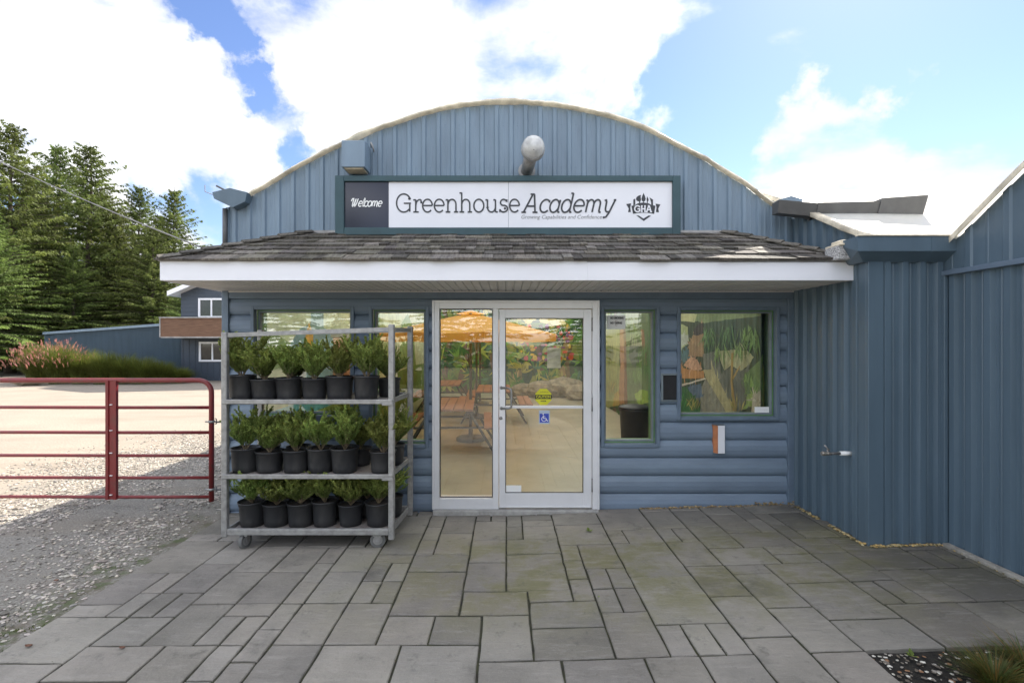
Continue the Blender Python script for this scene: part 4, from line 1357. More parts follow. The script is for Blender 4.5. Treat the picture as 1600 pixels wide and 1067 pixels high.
mb.build('trough_end', 'dark_metal', ann)
# foam along base
mb = LMB(AO); random.seed(8)
for _ in range(900):
    s_ = random.random()
    if s_ < .25: x, y = AX - .035, random.uniform(AY, D0 - .1)
    elif s_ < .6: x, y = random.uniform(AX, BX), AY - .04
    else: x, y = BX - .05, random.uniform(2.2, AY)
    x -= random.uniform(0, .03); y -= random.uniform(0, .02)
    if fbm(x * 4, y * 4, 7) < -.12: continue
    mb.ct = random.choice([(1.4, 1.15, .7), (1, .95, .8), (1.3, 1.3, 1.2), (.4, .4, .3)])
    pebble(mb, (x, y, gz(x) + random.uniform(-.003, .010)), random.uniform(.006, .018))
mb.build('foam_seal', bpy.data.materials['foam_bits'], ann)['kind'] = 'stuff'
# concrete curb strip at the right wall
mb = LMB(AO); mb.box((BX - .085, 0, .06), (BX - .024, AY - .06, gz(BX) + .022), .008); mb.build('base_curb', mat('curb', (.30, .28, .24, 1), rough=.95, var=.3, scale=10, bump=.8), ann)
# water tap
tap = empty('water_tap', (AX, 4.33, .81))
tag(tap, 'small white and metal water tap pipe sticking out of the ribbed metal side wall', 'tap')
mb = MB(); mb.tube([(0.02, 0, 0), (-.10, 0, 0)], .019, 12); mb.build('insulated_pipe', 'paper', tap)
mb = MB(); mb.tube([(-.10, 0, 0), (-.19, 0, -.002)], .013, 10); mb.build('pipe', 'dark_metal', tap)
mb = MB(); mb.lathe([(.016, 0), (.02, .01), (.02, .035), (.014, .045), (.017, .05), (.017, .075)], (-.265, 0, -.002), n=12, ax='x', cap=True); mb.build('spout', 'brass', tap)
mb = MB(); mb.tube([(-.205, 0, .0), (-.212, 0, .035)], .007, 8); mb.tube([(-.20, -.01, .03), (-.25, -.02, .075)], .007, 6); mb.build('tap_lever', 'grey_metal', tap)
# ================================================================== SIGN
SY = 5.05
def S(px, py): return Vector(((px - 792) * SY / F, SY, CAMZ - (py - 537) * SY / F))
sign = empty('sign_board', (0, SY, 2.9))
tag(sign, 'long white sign with crest in a dark teal frame above the shingle roof', 'sign')
SO = Vector((0, SY, 2.9))
a = S(524, 275); c = S(1063, 367.5)
SX0, SX1, SZ0, SZ1 = a.x, c.x, c.z, a.z
ia = S(538, 284); ic = S(1050.5, 356)
IX0, IX1, IZ0, IZ1 = ia.x, ic.x, ic.z, ia.z
sx_nav = S(607, 300).x
mb = LMB(SO); y0, y1 = SY - .015, D0 - .045
mb.box((SX0, y0, SZ0), (IX0, y1, SZ1), .004); mb.box((IX1, y0, SZ0), (SX1, y1, SZ1), .004)
mb.box((IX0, y0, IZ1), (IX1, y1, SZ1), .004); mb.box((IX0, y0, SZ0), (IX1, y1, IZ0), .004)
mb.build('frame', 'teal', sign)
mb = LMB(SO); xm = S(794.5, 300).x
mb.box((sx_nav, SY + .012, IZ0), (xm - .0015, SY + .03, IZ1)); mb.box((xm + .0015, SY + .012, IZ0), (IX1, SY + .03, IZ1))
mb.build('panel', 'sign_white', sign)
mb = LMB(SO); mb.box((IX0, SY + .010, IZ0), (sx_nav - .001, SY + .03, IZ1)); mb.build('welcome_panel', 'sign_navy', sign)
def arcp(cx, cy, rx, ry, a0, a1, n=14): return [(cx + rx * math.cos(R(a0 + (a1 - a0) * i / n)), cy + ry * math.sin(R(a0 + (a1 - a0) * i / n))) for i in range(n + 1)]
def arch_stroke(x, top=.97, w=.38): return arcp(x + w, top - w * .98 + .0, w, w * .98, 180, 0)
GL = {
 'G': (1.62, [arcp(.78, .70, .70, .71, 38, 318, 26), [(.78, .68), (1.48, .68)], [(1.36, .68), (1.36, .02)], [(1.31, 1.02), (1.36, 1.13)]]),
 'r': (.82, [[(.26, 0), (.26, .96)], [(.02, 0), (.55, 0)], [(.02, .94), (.28, .94)], arcp(.66, .55, .38, .41, 180, 75, 10), [(.76, .96), (.78, .80)]]),
 'e': (1.08, [arcp(.52, .49, .47, .5, 2, 318, 24), [(.06, .50), (.99, .50)]]),
 'n': (1.28, [[(.22, 0), (.22, .96)], [(.0, 0), (.46, 0)], [(.0, .94), (.23, .94)], arcp(.62, .60, .38, .38, 175, 0, 12) + [(1.0, .3), (1.0, 0)], [(.80, 0), (1.22, 0)]]),
 'h': (1.28, [[(.22, 0), (.22, 1.5)], [(.0, 0), (.46, 0)], [(.0, 1.48), (.23, 1.48)], arcp(.62, .60, .38, .38, 175, 0, 12) + [(1.0, .3), (1.0, 0)], [(.80, 0), (1.22, 0)]]),
 'o': (1.12, [arcp(.54, .49, .48, .5, 0, 360, 28)]),
 'u': (1.26, [[(.20, .96), (.20, .38)] + arcp(.58, .38, .38, .39, 180, 350, 12), [(.97, .96), (.97, 0)], [(.0, .94), (.21, .94)], [(.76, .94), (.98, .94)], [(.97, 0), (1.20, 0)]]),
 's': (.92, [arcp(.44, .72, .30, .26, 25, 180, 10) + arcp(.47, .72, .33, .22, 185, 262, 6) + arcp(.45, .26, .37, .26, 85, -90, 12) + arcp(.45, .26, .36, .27, 270, 200, 6), [(.76, .98), (.75, .78)], [(.08, .22), (.08, .0)]]),
 'A': (1.52, [[(.12, 0), (.66, 1.42)], [(.80, 1.42), (1.22, 0)], [(.30, .48), (1.08, .48)], [(-.08, 0), (.36, 0)], [(.98, 0), (1.46, 0)], [(.42, 1.41), (.82, 1.41)]]),
 'c': (.92, [arcp(.50, .49, .46, .5, 42, 318, 20), [(.80, .95), (.85, .76)]]),
 'a': (1.08, [arcp(.44, .49, .42, .5, 20, 340, 22), [(.88, .97), (.84, .12), (.92, .0), (1.04, .02)]]),
 'd': (1.10, [arcp(.44, .49, .42, .5, 20, 340, 22), [(.88, 1.5), (.86, .12), (.94, .0), (1.06, .02)], [(.66, 1.48), (.89, 1.48)]]),
 'm': (1.70, [[(.16, .96), (.16, 0)], [(-.02, .93), (.17, .93)], arcp(.47, .62, .31, .36, 175, 0, 10) + [(.78, 0)], arcp(1.09, .62, .31, .36, 175, 0, 10) + [(1.40, .12), (1.48, 0), (1.60, .02)]]),
 'y': (1.10, [[(.0, .92), (.16, .95), (.22, .80), (.24, .35)] + arcp(.50, .30, .25, .28, 190, 300, 6), [(1.0, .96), (.86, .55), (.66, -.05), (.46, -.36), (.26, -.42), (.20, -.33)], [(.86, .96), (1.10, .96)]]),
 'l': (.52, [[(.16, .30), (.38, .95), (.42, 1.35), (.30, 1.46), (.18, 1.2), (.16, .4), (.26, .05), (.42, .04), (.56, .26)]]),
 'W': (2.05, [[(.02, .95), (-.02, 1.15), (.15, 1.42), (.42, 1.45), (.50, 1.25), (.44, .6), (.50, .1), (.62, .02), (.82, .3), (1.08, 1.4)], [(1.08, 1.4), (1.02, .5), (1.10, .05), (1.26, .06), (1.5, .6), (1.64, 1.45)]]),
}
YST = [0.0]
def write(mb, txt, x0, zb, xh, lw, target_w, shear=0.0, y=SY + .0105, gap=.12):
    tot = sum(GL[ch][0] + gap for ch in txt) - gap
    k = target_w / tot; x = 0
    for ch in txt:
        w, strokes = GL[ch]
        for st_ in strokes:
            YST[0] += .00004
            pts = [(x0 + (x + p[0]) * k + shear * p[1] * xh, zb + p[1] * xh) for p in st_]
            mb.ribbon(pts, lw, y - .0012 - YST[0] % .003)
        x += w + gap
mb = LMB(SO)
pxm = SY / F
write(mb, 'Greenhouse', S(618, 0).x, S(0, 331).z, 20.0 * pxm, 2.4 * pxm, (813 - 618) * pxm, gap=.06)
write(mb, 'Academy', S(816, 0).x, S(0, 331.5).z, 20.0 * pxm, 2.7 * pxm, (963 - 816 - 4) * pxm, shear=.22, gap=.04)
# blobs at the ends of G, r, s, c, y
for px, py, r in ((639.5, 310, 2.2), (658, 316, 1.7), (789, 325.5, 1.8)):
    q = S(px, py); mb.lathe([(0, -.0035), (r * pxm, -.0033), (r * pxm, 0)], (q.x, SY + .0118, q.z), n=12, ax='y')
mb.build('lettering', 'ink', sign)
mb = LMB(SO)
write(mb, 'Welcome', S(547, 0).x, S(0, 322.5).z, 8.4 * pxm, 1.7 * pxm, (596 - 547) * pxm, shear=.25, y=SY + .0085, gap=-.02)
mb.build('welcome_lettering', 'paper', sign)
t = text_mesh('Growing Capabilities and Confidence', 8.6 * pxm, 'ink_grey', 'motto_lettering', None, (S(877, 0).x, S(0, 339).z), SY + .0105, shear=.25, width=126 * pxm)
t.data.transform(__import__('mathutils').Matrix.Translation(-SO)); t.parent = sign
# crest
mb = LMB(SO)
def CQ(x, y): q = S(960 + x / 11.855, 280 + y / 11.855); return (q.x, q.z)
yl = SY + .0108
def cp(pts, y=None):
    global yl
    yl -= .00004
    mb.poly([(CQ(*p)[0], y or yl, CQ(*p)[1]) for p in pts])
cp([(222, 458), (315, 444), (300, 520), (310, 605), (258, 610), (270, 540)])
cp([(768, 450), (858, 466), (820, 540), (832, 614), (775, 606), (785, 520)])
cp([(355, 375), (385, 358), (392, 372), (392, 470), (355, 492)])
cp([(655, 335), (722, 375), (722, 492), (688, 480), (684, 420)])
cp([(395, 470), (440, 443), (540, 428), (640, 445), (690, 472), (765, 490), (742, 642), (640, 622), (540, 616), (440, 624), (350, 640), (320, 490), (395, 482)])
cp([(410, 668), (452, 668), (545, 726), (640, 668), (686, 676), (548, 772)])
cp([(545, 250), (572, 310), (586, 360), (575, 400), (553, 412), (555, 432), (537, 432), (538, 412), (515, 400), (506, 360), (520, 310)])
cp([(455, 300), (500, 288), (492, 320), (500, 380), (485, 412), (482, 445), (462, 450), (462, 412), (425, 400), (403, 370), (415, 330)])
cp([(612, 312), (640, 370), (636, 400), (624, 405), (624, 440), (606, 438), (606, 400), (600, 370)])
mb.build('crest', 'ink', sign)
mb = LMB(SO)
GL['H'] = (1.25, [[(.2, 0), (.2, 1.4)], [(1.0, 0), (1.0, 1.4)], [(.2, .7), (1.0, .7)], [(0, .04), (.42, .04)], [(.8, .04), (1.22, .04)], [(0, 1.38), (.42, 1.38)], [(.8, 1.38), (1.22, 1.38)]])
x_, z_ = CQ(372, 603)
write(mb, 'GHA', x_, z_, 6.6 * pxm, 2.0 * pxm, 28 * pxm, y=SY + .0078, gap=.05)
mb.build('crest_lettering', 'sign_white', sign)

# ================================================================== WALL LAMP, FLOODLIGHT BOX
lamp = empty('wall_lamp', (0.27, D0 - .04, 3.62)); LO = Vector((0.27, D0 - .04, 3.62))
tag(lamp, 'round glass barn lamp on a metal arm above the sign', 'lamp')
mb = LMB(LO)
mb.tube([(.21, D0 - .03, 3.60), (.225, D0 - .16, 3.63), (.245, D0 - .30, 3.68)], [.062, .066, .070], 16)
mb.lathe([(.09, -.006), (.09, 0.0), (.075, .012)], (.21, D0 - .045, 3.60), n=16, ax='y', cap=True)
mb.build('arm', 'steel', lamp)
mb = LMB(LO)
cN = Vector((.258, D0 - .38, 3.70))
mb.lathe([(.02, .09), (.10, .075), (.118, .03), (.118, 0.0), (.112, -.01), (.105, 0)], tuple(cN), n=24, ax='y')
mb.build('housing', 'steel', lamp)
mb = LMB(LO)
mb.lathe([(.108, 0.0), (.112, -.03), (.105, -.075), (.08, -.11), (.045, -.128), (.001, -.134)], tuple(cN), n=24, ax='y')
mb.build('lens', 'lamp_glass', lamp)
mb = LMB(LO); mb.lathe([(.001, -.06), (.025, -.05), (.03, 0), (.02, .05)], tuple(cN), n=12, ax='y'); mb.lathe([(.10, .045), (.06, .07), (.001, .075)], tuple(cN), n=20, ax='y'); mb.build('bulb', 'sign_white', lamp)
mb = LMB(LO); mb.lathe([(0, -.006), (.006, -.004), (.007, 0)], (.26, D0 - .38 - .118, 3.645), n=8, ax='y'); mb.build('lens_screw', 'dark_metal', lamp)
fb = empty('floodlight_box', (-1.62, D0 - .02, 3.6)); FO = Vector((-1.62, D0 - .02, 3.6))
tag(fb, 'square blue painted light box above the left end of the sign', 'light')
mb = LMB(FO)
q0 = P(533.5, 261, 4.95); q1 = P(570, 219.5, 4.95)
mb.box((q0.x, 4.95, q0.z), (q1.x, D0 - .045, q1.z), .004); mb.build('housing', 'blue_metal', fb)
mb = LMB(FO); mb.box((q0.x + .02, 4.97, q0.z - .012), (q1.x - .02, D0 - .07, q0.z - .0005), .003); mb.build('lens', 'film_edge', fb)

# ================================================================== STICKERS AND NOTICES
def flat(name, label, cat, px0, px1, py0, py1, y, m, rnd=0, t=.0015):
    a = Vector(((px0 - 792) * y / F, y, CAMZ - (py1 - 537) * y / F)); b_ = Vector(((px1 - 792) * y / F, y, CAMZ - (py0 - 537) * y / F))
    o = empty(name, ((a.x + b_.x) / 2, y, (a.z + b_.z) / 2)); tag(o, label, cat)
    w, h = (b_.x - a.x) / 2, (b_.z - a.z) / 2
    mb = MB()
    mb.box((-w, -t, -h), (w, 0, h), .0005)
    mb.build('sheet', m, o)
    return o, w, h
o, w, h = flat('notice_sign', 'white no smoking and no vaping notice in the tall window right of the door', 'sign', 948.5, 977, 493, 514, D0 + .052, 'paper')
text_mesh('NO SMOKING', .030, 'black', 'lettering', o, (0.008, h * .62), -.003, width=w * 1.45, bold=.002)
text_mesh('NO VAPING', .030, 'black', 'lettering', o, (0.0, -h * .12), -.003, width=w * 1.3, bold=.002)
mb = MB()
for x, z in ((-.055, h * .05), (0, -h * .5)): mb.ribbon(arcp(0, 0 + z + h * .12, .010, .010, 0, 350, 12), .003, -.003)
mb.build('pictogram', 'wood_red', o)
o, w, h = flat('paper_notice', 'blank beige paper notice taped inside the upper door glass', 'notice', 855, 876, 543.5, 575, D0 - .040, 'film_edge')
o, w, h = flat('door_sticker', 'white rectangular sticker at the bottom left corner of the door glass', 'sticker', 789.8, 814.5, 758, 769.5, D0 - .047, 'paper')
o, w, h = flat('window_sticker', 'small white sticker at the lower right of the wide right window', 'sticker', 1179, 1203, 635.5, 646.5, D0 + .050, 'paper')
text_mesh('— — — — —', .012, 'ink_grey', 'lettering', o, (0, .005), -.003, width=w * 1.3)
o, w, h = flat('accessibility_sticker', 'blue wheelchair symbol sticker below the door crossbar', 'sticker', 842, 859, 641, 662, D0 - .047, 'sticker_pale')
mb = MB(); mb.box((-w * .85, -.003, -h * .8), (w * .82, -.0018, h * .52), .0004); mb.build('blue_field', 'blue_sticker', o)
mb = MB()
mb.ribbon(arcp(-.004, -h * .28, .024, .024, 100, 350, 16), .006, -.0036)
mb.ribbon([(-.012, .022), (-.010, -.012), (.018, -.014), (.030, -.040), (.040, -.036)], .007, -.0040)
mb.ribbon([(-.010, .008), (.012, .006)], .005, -.0044)
mb.lathe([(0, -.0048), (.007, -.0047), (.007, -.003)], (-.012, 0, .033), n=10, ax='y')
mb.build('wheelchair_symbol', 'paper', o)
cs = empty('caution_sticker', ((849 - 792) * (D0 - .047) / F, D0 - .047, CAMZ - (620 - 537) * (D0 - .047) / F))
tag(cs, 'yellow octagonal caution sticker with black band above the door crossbar', 'sticker')
mb = MB(); mb.poly([(.092 * math.cos(R(22.5 + 45 * q)), -.001, .092 * math.sin(R(22.5 + 45 * q))) for q in range(8)]); mb.build('sheet', 'yellow', cs)
mb = MB(); mb.box((-.088, -.0024, -.022), (.088, -.0014, .022)); mb.build('band', 'black', cs)
text_mesh('CAUTION', .036, 'yellow', 'lettering', cs, (0, 0), -.0032, width=.155, bold=.001)
text_mesh('AUTOMATIC', .014, 'black', 'lettering', cs, (.01, .050), -.0024, width=.09)
text_mesh('DOOR', .015, 'black', 'lettering', cs, (0, -.045), -.0024, width=.06, bold=.001)
# copper and white wall flap
wf = empty('wall_flap', tuple(Vector((P(1120, 684, D0).x, D0 - .045, P(1120, 684, D0).z))))
tag(wf, 'small orange and white flap in the siding below the wide right window', 'vent')
mb = MB()
mb.poly([(-.055, -.003, -.145), (-.02, -.03, -.150), (-.02, -.03, .140), (-.062, -.003, .148)]); mb.poly([(-.055, -.003, -.145), (-.055, .02, -.145), (-.062, .02, .148), (-.062, -.003, .148)]); mb.build('copper_side', 'orange', wf)
mb = MB(); mb.box((-.019, -.033, -.148), (.052, -.022, .142), .002); mb.build('front_plate', 'sign_white', wf)
mb = MB(); mb.box((-.062, -.0215, -.152), (.055, .01, -.1485)); mb.box((.0525, -.025, -.148), (.058, .01, .142)); mb.box((-.066, -.028, .1485), (.056, .01, .155)); mb.build('surround', 'trim_grey', wf)

# ================================================================== PLANT RACK
rk = empty('plant_rack', (-1.7, 4.5, 0)); RO = Vector((-1.7, 4.5, 0))
tag(rk, 'galvanised steel wheeled trolley rack with three shelves of potted shrubs', 'rack')
DF, DB = 4.25, 4.85
XL_, XR_ = P(352, 0, DF).x, P(612, 0, DF).x
XLB, XRB = -2.44, P(641, 0, DB).x
hw = .025
def post(x, y, z0, z1):
    mb = LMB(RO); mb.box((x - hw, y - hw, z0), (x + hw, y + hw, z1), .006)
    mb.build('post', 'steel', rk)
post(XL_, DF, P(0, 838, DF).z, P(0, 519, DF).z)
post(XR_, DF, P(0, 842, DF).z, P(0, 507, DF).z)
post(XLB, DB, .10, P(0, 515, DB).z)
post(XRB, DB, P(0, 804, DB).z, P(0, 510, DB).z)
# top rails
mb = LMB(RO)
def bar(mb, A, B, w=.02, h=.02):
    A = Vector(A); B = Vector(B); d_ = (B - A).normalized(); s_ = d_.cross(Vector((0, 0, 1))).normalized() * w; u_ = Vector((0, 0, h))
    n = len(mb.v)
    for p in (A, B): mb.v += [tuple(p - s_ - u_), tuple(p + s_ - u_), tuple(p + s_ + u_), tuple(p - s_ + u_)]
    for q in ((0, 1, 5, 4), (1, 2, 6, 5), (2, 3, 7, 6), (3, 0, 4, 7), (0, 3, 2, 1), (4, 5, 6, 7)): mb.face(tuple(n + i for i in q))
bar(mb, (XLB + hw, DB, P(0, 521, DB).z), (XRB - hw, DB, P(0, 516, DB).z), .012, .020)
mb.build('top_rail', 'steel', rk)
mb = LMB(RO); bar(mb, (XL_ + hw, DF, P(0, 523.5, DF).z), (XR_ - hw, DF, P(0, 514.5, DF).z), .012, .018); mb.build('top_rail', 'steel', rk)
mb = LMB(RO); bar(mb, (XR_, DF + hw, P(0, 515, DF).z), (XRB, DB - hw, P(0, 515.5, DB).z), .012, .018); mb.build('top_rail', 'steel', rk)
mb = LMB(RO); bar(mb, (XL_, DF + hw, 1.84), (XLB, DB - hw, 1.87), .012, .018); mb.build('top_rail', 'steel', rk)
SHZ = [1.262, .640, .135]
for i, z in enumerate(SHZ):
    zf = [P(0, 627, DF).z, P(0, 743, DF).z, P(0, 830, DF).z][i]
    mb = LMB(RO); hh = .020 if i < 2 else .026
    if i < 2: mb.box((XL_ - .015, DF - hw - .012, zf - hh), (XR_ + .015, DF - hw - .0005, zf + hh), .004)
    else: mb.box((XL_ + hw, DF - .022, zf - hh), (XR_ - hw, DF + .018, zf + hh), .004)
    bar(mb, (XL_ + .012, DF + hw, zf), (XLB + .012, DB - hw, zf), .008, hh); bar(mb, (XR_ - .012, DF + hw, zf), (XRB - .012, DB - hw, zf), .008, hh)
    mb.box((XLB, DB - .018, zf - hh), (XRB - hw, DB + .01, zf + hh), .003)
    if i < 2:
        mb.box((XR_ - .075, DF - hw - .020, zf - .032), (XR_ + .02, DF - hw - .0125, zf - .012), .002)
    sh = mb.build('shelf', 'steel', rk)
    mb = LMB(RO)
    mb.box((XL_ + .03, DF - hw + .002 if i < 2 else DF + .019, zf - .012), (XR_ - .03, DB - .02, zf - .002))
    mb.build('shelf_panel', 'rust_steel', sh)
    SHZ[i] = zf - .001
def caster(x, y, ang, z0):
    mb = LMB(RO); r = .066; gzv = gz(x)
    c_ = Vector((x, y, gzv + r))
    d_ = Vector((math.sin(ang), math.cos(ang), 0)); s_ = Vector((math.cos(ang), -math.sin(ang), 0))
    def dsk(mb, rr, hwid):
        n = len(mb.v); k = 24
        for side_ in (-1, 1):
            for q in range(k):
                a = 6.2832 * q / k; mb.v.append(tuple(c_ + s_ * hwid * side_ + d_ * rr * math.cos(a) + Vector((0, 0, rr * math.sin(a)))))
        for q in range(k): mb.face((n + q, n + (q + 1) % k, n + k + (q + 1) % k, n + k + q))
        mb.face(tuple(n + q for q in range(k))); mb.face(tuple(n + k + q for q in range(k)))
    fk = LMB(RO)
    for s2 in (-1, 1):
        A = c_ + s_ * .028 * s2; T = Vector((x, y, z0)) + s_ * .028 * s2
        n = len(fk.v)
        for pp, ww in ((A - Vector((0, 0, .012)), .012), (A, .018), (T, .030)):
            fk.v += [tuple(pp - d_ * ww - s_ * .002), tuple(pp + d_ * ww - s_ * .002), tuple(pp + d_ * ww + s_ * .002), tuple(pp - d_ * ww + s_ * .002)]
        for k in (0, 4):
            for q in range(4): fk.face((n + k + q, n + k + (q + 1) % 4, n + k + 4 + (q + 1) % 4, n + k + 4 + q))
        fk.face((n, n + 1, n + 2, n + 3))
    fk.box((x - .035, y - .035, z0 - .006), (x + .035, y + .035, z0 + .004))
    cst = fk.build('caster', 'steel', rk)
    mb.cs = False; dsk(mb, r, .017); w_ = mb.build('tyre', 'rubber', cst)
    mb = LMB(RO); dsk(mb, r * .62, .0195); mb.build('rim', 'grey_metal', cst)
zc_ = P(0, 835, DF).z - .012
caster(P(382, 0, 4.28).x, 4.29, R(12), zc_); caster(P(590, 0, 4.28).x, 4.29, R(78), zc_)
caster(XLB + .12, 4.72, R(40), zc_); caster(XRB - .12, 4.72, R(20), zc_)
# potted shrubs -----------------------------------------------------------
def make_plant(seed, FH, FR):
    random.seed(seed)
    rt, rb, hp = .122, .100, .205
    root = empty('potted_shrub', (0, 0, 0))
    mb = MB()
    n = 40
    prof = [(rb - .004, .0), (rb, .003), (rb + .004, .05), (rt - .012, hp - .035), (rt - .006, hp - .030), (rt - .004, hp - .012), (rt + .001, hp - .010), (rt + .002, hp), (rt - .004, hp), (rt - .007, hp - .03)]
    base = 0; mb.cs = True
    for k, (r, h) in enumerate(prof):
        for j in range(n):
            a = 6.28318 * j / n
            rr = r + (.0016 if (j % 2 and 1 < k < 4) else 0)
            sq = 1 + .02 * math.sin(2 * a + seed)
            mb.v.append((rr * sq * math.cos(a), rr * math.sin(a) / sq, h))
    for k in range(len(prof) - 1):
        for j in range(n): mb.face((k * n + j, k * n + (j + 1) % n, (k + 1) * n + (j + 1) % n, (k + 1) * n + j))
    mb.face(tuple(range(n))[::-1])
    pot = mb.build('pot', 'pot', root)
    mb = MB(); mb.cs = True
    mb.grid([[((rt - .008) * q / 5 * math.cos(6.283 * a / 16), (rt - .008) * q / 5 * math.sin(6.283 * a / 16), hp - .022 + random.uniform(-.004, .006)) for a in range(17)] for q in range(6)])
    mb.build('soil', 'soil', root)
    st_ = MB(); lf = MB()
    H = random.uniform(.31, .36); Wd = random.uniform(.115, .14)
    tips = []
    def branch(p, d, L_, r, depth):
        pts = [p]; cur = Vector(p); dd = Vector(d)
        ns = 4
        for q in range(ns):
            dd = (dd + Vector((random.uniform(-.18, .18), random.uniform(-.18, .18), .12))).normalized()
            cur = cur + dd * L_ / ns; pts.append(cur.copy())
        st_.tube(pts, [r * (1 - .75 * q / ns) for q in range(ns + 1)], 4, cap=False)
        if depth < 2:
            for _ in range(4 if depth == 0 else 3):
                t = random.randint(1, ns); a = random.uniform(0, 6.28)
                nd = (dd + Vector((math.cos(a), math.sin(a), .15)) * random.uniform(.35, .75)).normalized()
                branch(pts[t], nd, L_ * random.uniform(.5, .75), r * .6, depth + 1)
        tips.append((pts, depth))
    for _ in range(19):
        a = random.uniform(0, 6.28); s_ = random.uniform(.1, .85)
        branch(Vector((.008 * math.cos(a), .008 * math.sin(a), hp - .02)), Vector((s_ * math.cos(a), s_ * math.sin(a), 1)).normalized(), H * random.uniform(.62, .92), .0042, 0)
    for pts, depth in tips:
        for i in range(1, len(pts)):
            p0, p1 = pts[i - 1], pts[i]; d = (p1 - p0).normalized()
            if depth == 0 and i < 2: continue
            for q in range(24 if depth == 2 else 16):
                p = p0.lerp(p1, random.random())
                if p.z < hp + .03: continue
                rad = Vector((p.x, p.y, 0)).length
                sid = Vector((random.uniform(-1, 1), random.uniform(-1, 1), random.uniform(-.4, .5)))
                u = (d * random.uniform(.5, 1.2) + sid * .8).normalized()
                w_ = u.cross(Vector((random.uniform(-1, 1), random.uniform(-1, 1), random.uniform(-1, 1)))).normalized()
                Ls = random.uniform(.013, .026); ws = Ls * random.uniform(.2, .3)
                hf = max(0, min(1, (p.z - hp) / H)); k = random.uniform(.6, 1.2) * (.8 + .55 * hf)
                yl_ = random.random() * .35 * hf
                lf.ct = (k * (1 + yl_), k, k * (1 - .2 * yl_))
                nn = u.cross(w_) * .0022
                lf.poly([p, p + u * Ls * .5 + w_ * ws - nn, p + u * Ls, p + u * Ls * .5 - w_ * ws - nn])
    zm_ = max(v[2] for v in lf.v); rm_ = sorted(math.hypot(v[0], v[1]) for v in lf.v)[int(len(lf.v) * .95)]
    kz = FH / (zm_ - hp); kr = FR / rm_
    for m_ in (st_, lf): m_.v = [(v[0] * kr, v[1] * kr, hp + (v[2] - hp) * kz if v[2] > hp else v[2]) for v in m_.v]
    st_.build('stems', 'stem', root)
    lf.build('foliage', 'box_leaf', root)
    return root
PROT = [make_plant(s, .375, .18) for s in (101, 202, 303, 404)] + [make_plant(s, .30, .170) for s in (505, 606, 707)]
PUSED = [False] * 7
ORD = ['first', 'second', 'third', 'fourth', 'fifth', 'sixth', 'seventh']
SHN = ['top', 'middle', 'bottom']
FRONT = [[378, 415, 452, 492, 531, 572], [383, 421, 463, 501, 539, 598], [395, 432, 470, 508, 548, 592]]
BACKX = [[-2.02, -1.12], [-2.27, -1.98, -1.40, -1.08], [0, -2.06, -1.82, -1.58, -1.33, -1.10]]
random.seed(77)
def place_plant(x, y, z, label, sc_=1.0, tz=1.0):
    k = random.randrange(4) if z > .5 else 4 + random.randrange(3)
    if not PUSED[k]: r = PROT[k]; PUSED[k] = True
    else: r = copy_tree(PROT[k])
    r.location = (x, y, z); r.rotation_euler = (random.uniform(-.02, .02), random.uniform(-.02, .02), random.uniform(0, 6.28))
    r.scale = (sc_ * random.uniform(.94, 1.05),) * 2 + (sc_ * tz * random.uniform(.90, 1.08),)
    tag(r, label, 'shrub', 'potted shrubs on the plant rack')
for si in range(3):
    for i, px in enumerate(FRONT[si]):
        y = 4.40 if si < 2 else 4.42
        y += random.uniform(-.012, .012)
        place_plant((px - 792) * y / F, y, SHZ[si] + .002, 'potted green shrub, %s from left in the front row of the %s shelf' % (ORD[i], SHN[si]), 1.0, 1.0)
    for i, x in enumerate(BACKX[si]):
        if si == 2 and i == 0: continue
        y = 4.66 + random.uniform(-.02, .02)
        place_plant(x, y, SHZ[si] + .002, 'potted green shrub, %s from left in the back row of the %s shelf' % (ORD[i - (1 if si == 2 else 0)], SHN[si]), .93, .93)
for k in range(7):
    if not PUSED[k]:
        for c_ in [x for x in bpy.data.objects if x.parent == PROT[k]]: bpy.data.objects.remove(c_)
        bpy.data.objects.remove(PROT[k])

# ================================================================== GATE
GY = 5.28
gt = empty('farm_gate', (-3.1, GY, 0)); GO = Vector((-3.1, GY, 0))
tag(gt, 'red tubular steel farm gate with six rails closing the gravel drive', 'gate')
def G(px, py): return Vector(((px - 792) * GY / F, GY, CAMZ - (py - 537) * GY / F))
gxl = -7.0
mb = LMB(GO); rT = .026
xr = G(330.5, 0).x; zt = G(0, 594.5).z
pts = [(gxl, GY, zt - .002)] + [(x, GY, zt + .002) for x in (-5.4, -4.4)] + [(xr - .13, GY, zt + .003)]
for q in range(1, 9):
    a = q / 8 * math.pi / 2; pts.append((xr - .13 + .13 * math.sin(a), GY, zt - .13 + .13 * math.cos(a)))
pts.append((xr, GY, G(0, 783).z))
mb.tube(pts, rT, 14); mb.build('frame_tube', 'red_paint', gt)
for py in (636.5, 675.5, 711.5, 746, 776):
    mb = LMB(GO); z = G(0, py).z; mb.tube([(gxl, GY, z + .004), (-4.9, GY, z + .001), (-4.2, GY, z - .001), (xr - .01, GY, z)], .0175, 10); mb.build('rail', 'red_paint', gt)
mb = LMB(GO)
bx0, bx1 = G(168.5, 0).x, G(185, 0).x
pr_ = [(bx0, .0), (bx0, -.034), (bx0 + .028, -.034), (bx0 + .034, -.022), (bx1 - .034, -.022), (bx1 - .028, -.034), (bx1, -.034), (bx1, 0)]
n = len(mb.v); k = len(pr_); z0, z1 = G(0, 779).z, zt
mb.v += [(x, GY + y, z0) for x, y in pr_] + [(x, GY + y, z1) for x, y in pr_]
for q in range(k): mb.face((n + q, n + (q + 1) % k, n + k + (q + 1) % k, n + k + q))
mb.face(tuple(n + q for q in range(k))); mb.face(tuple(n + k + q for q in range(k)))
mb.build('brace', 'red_paint', gt)
mb = LMB(GO)
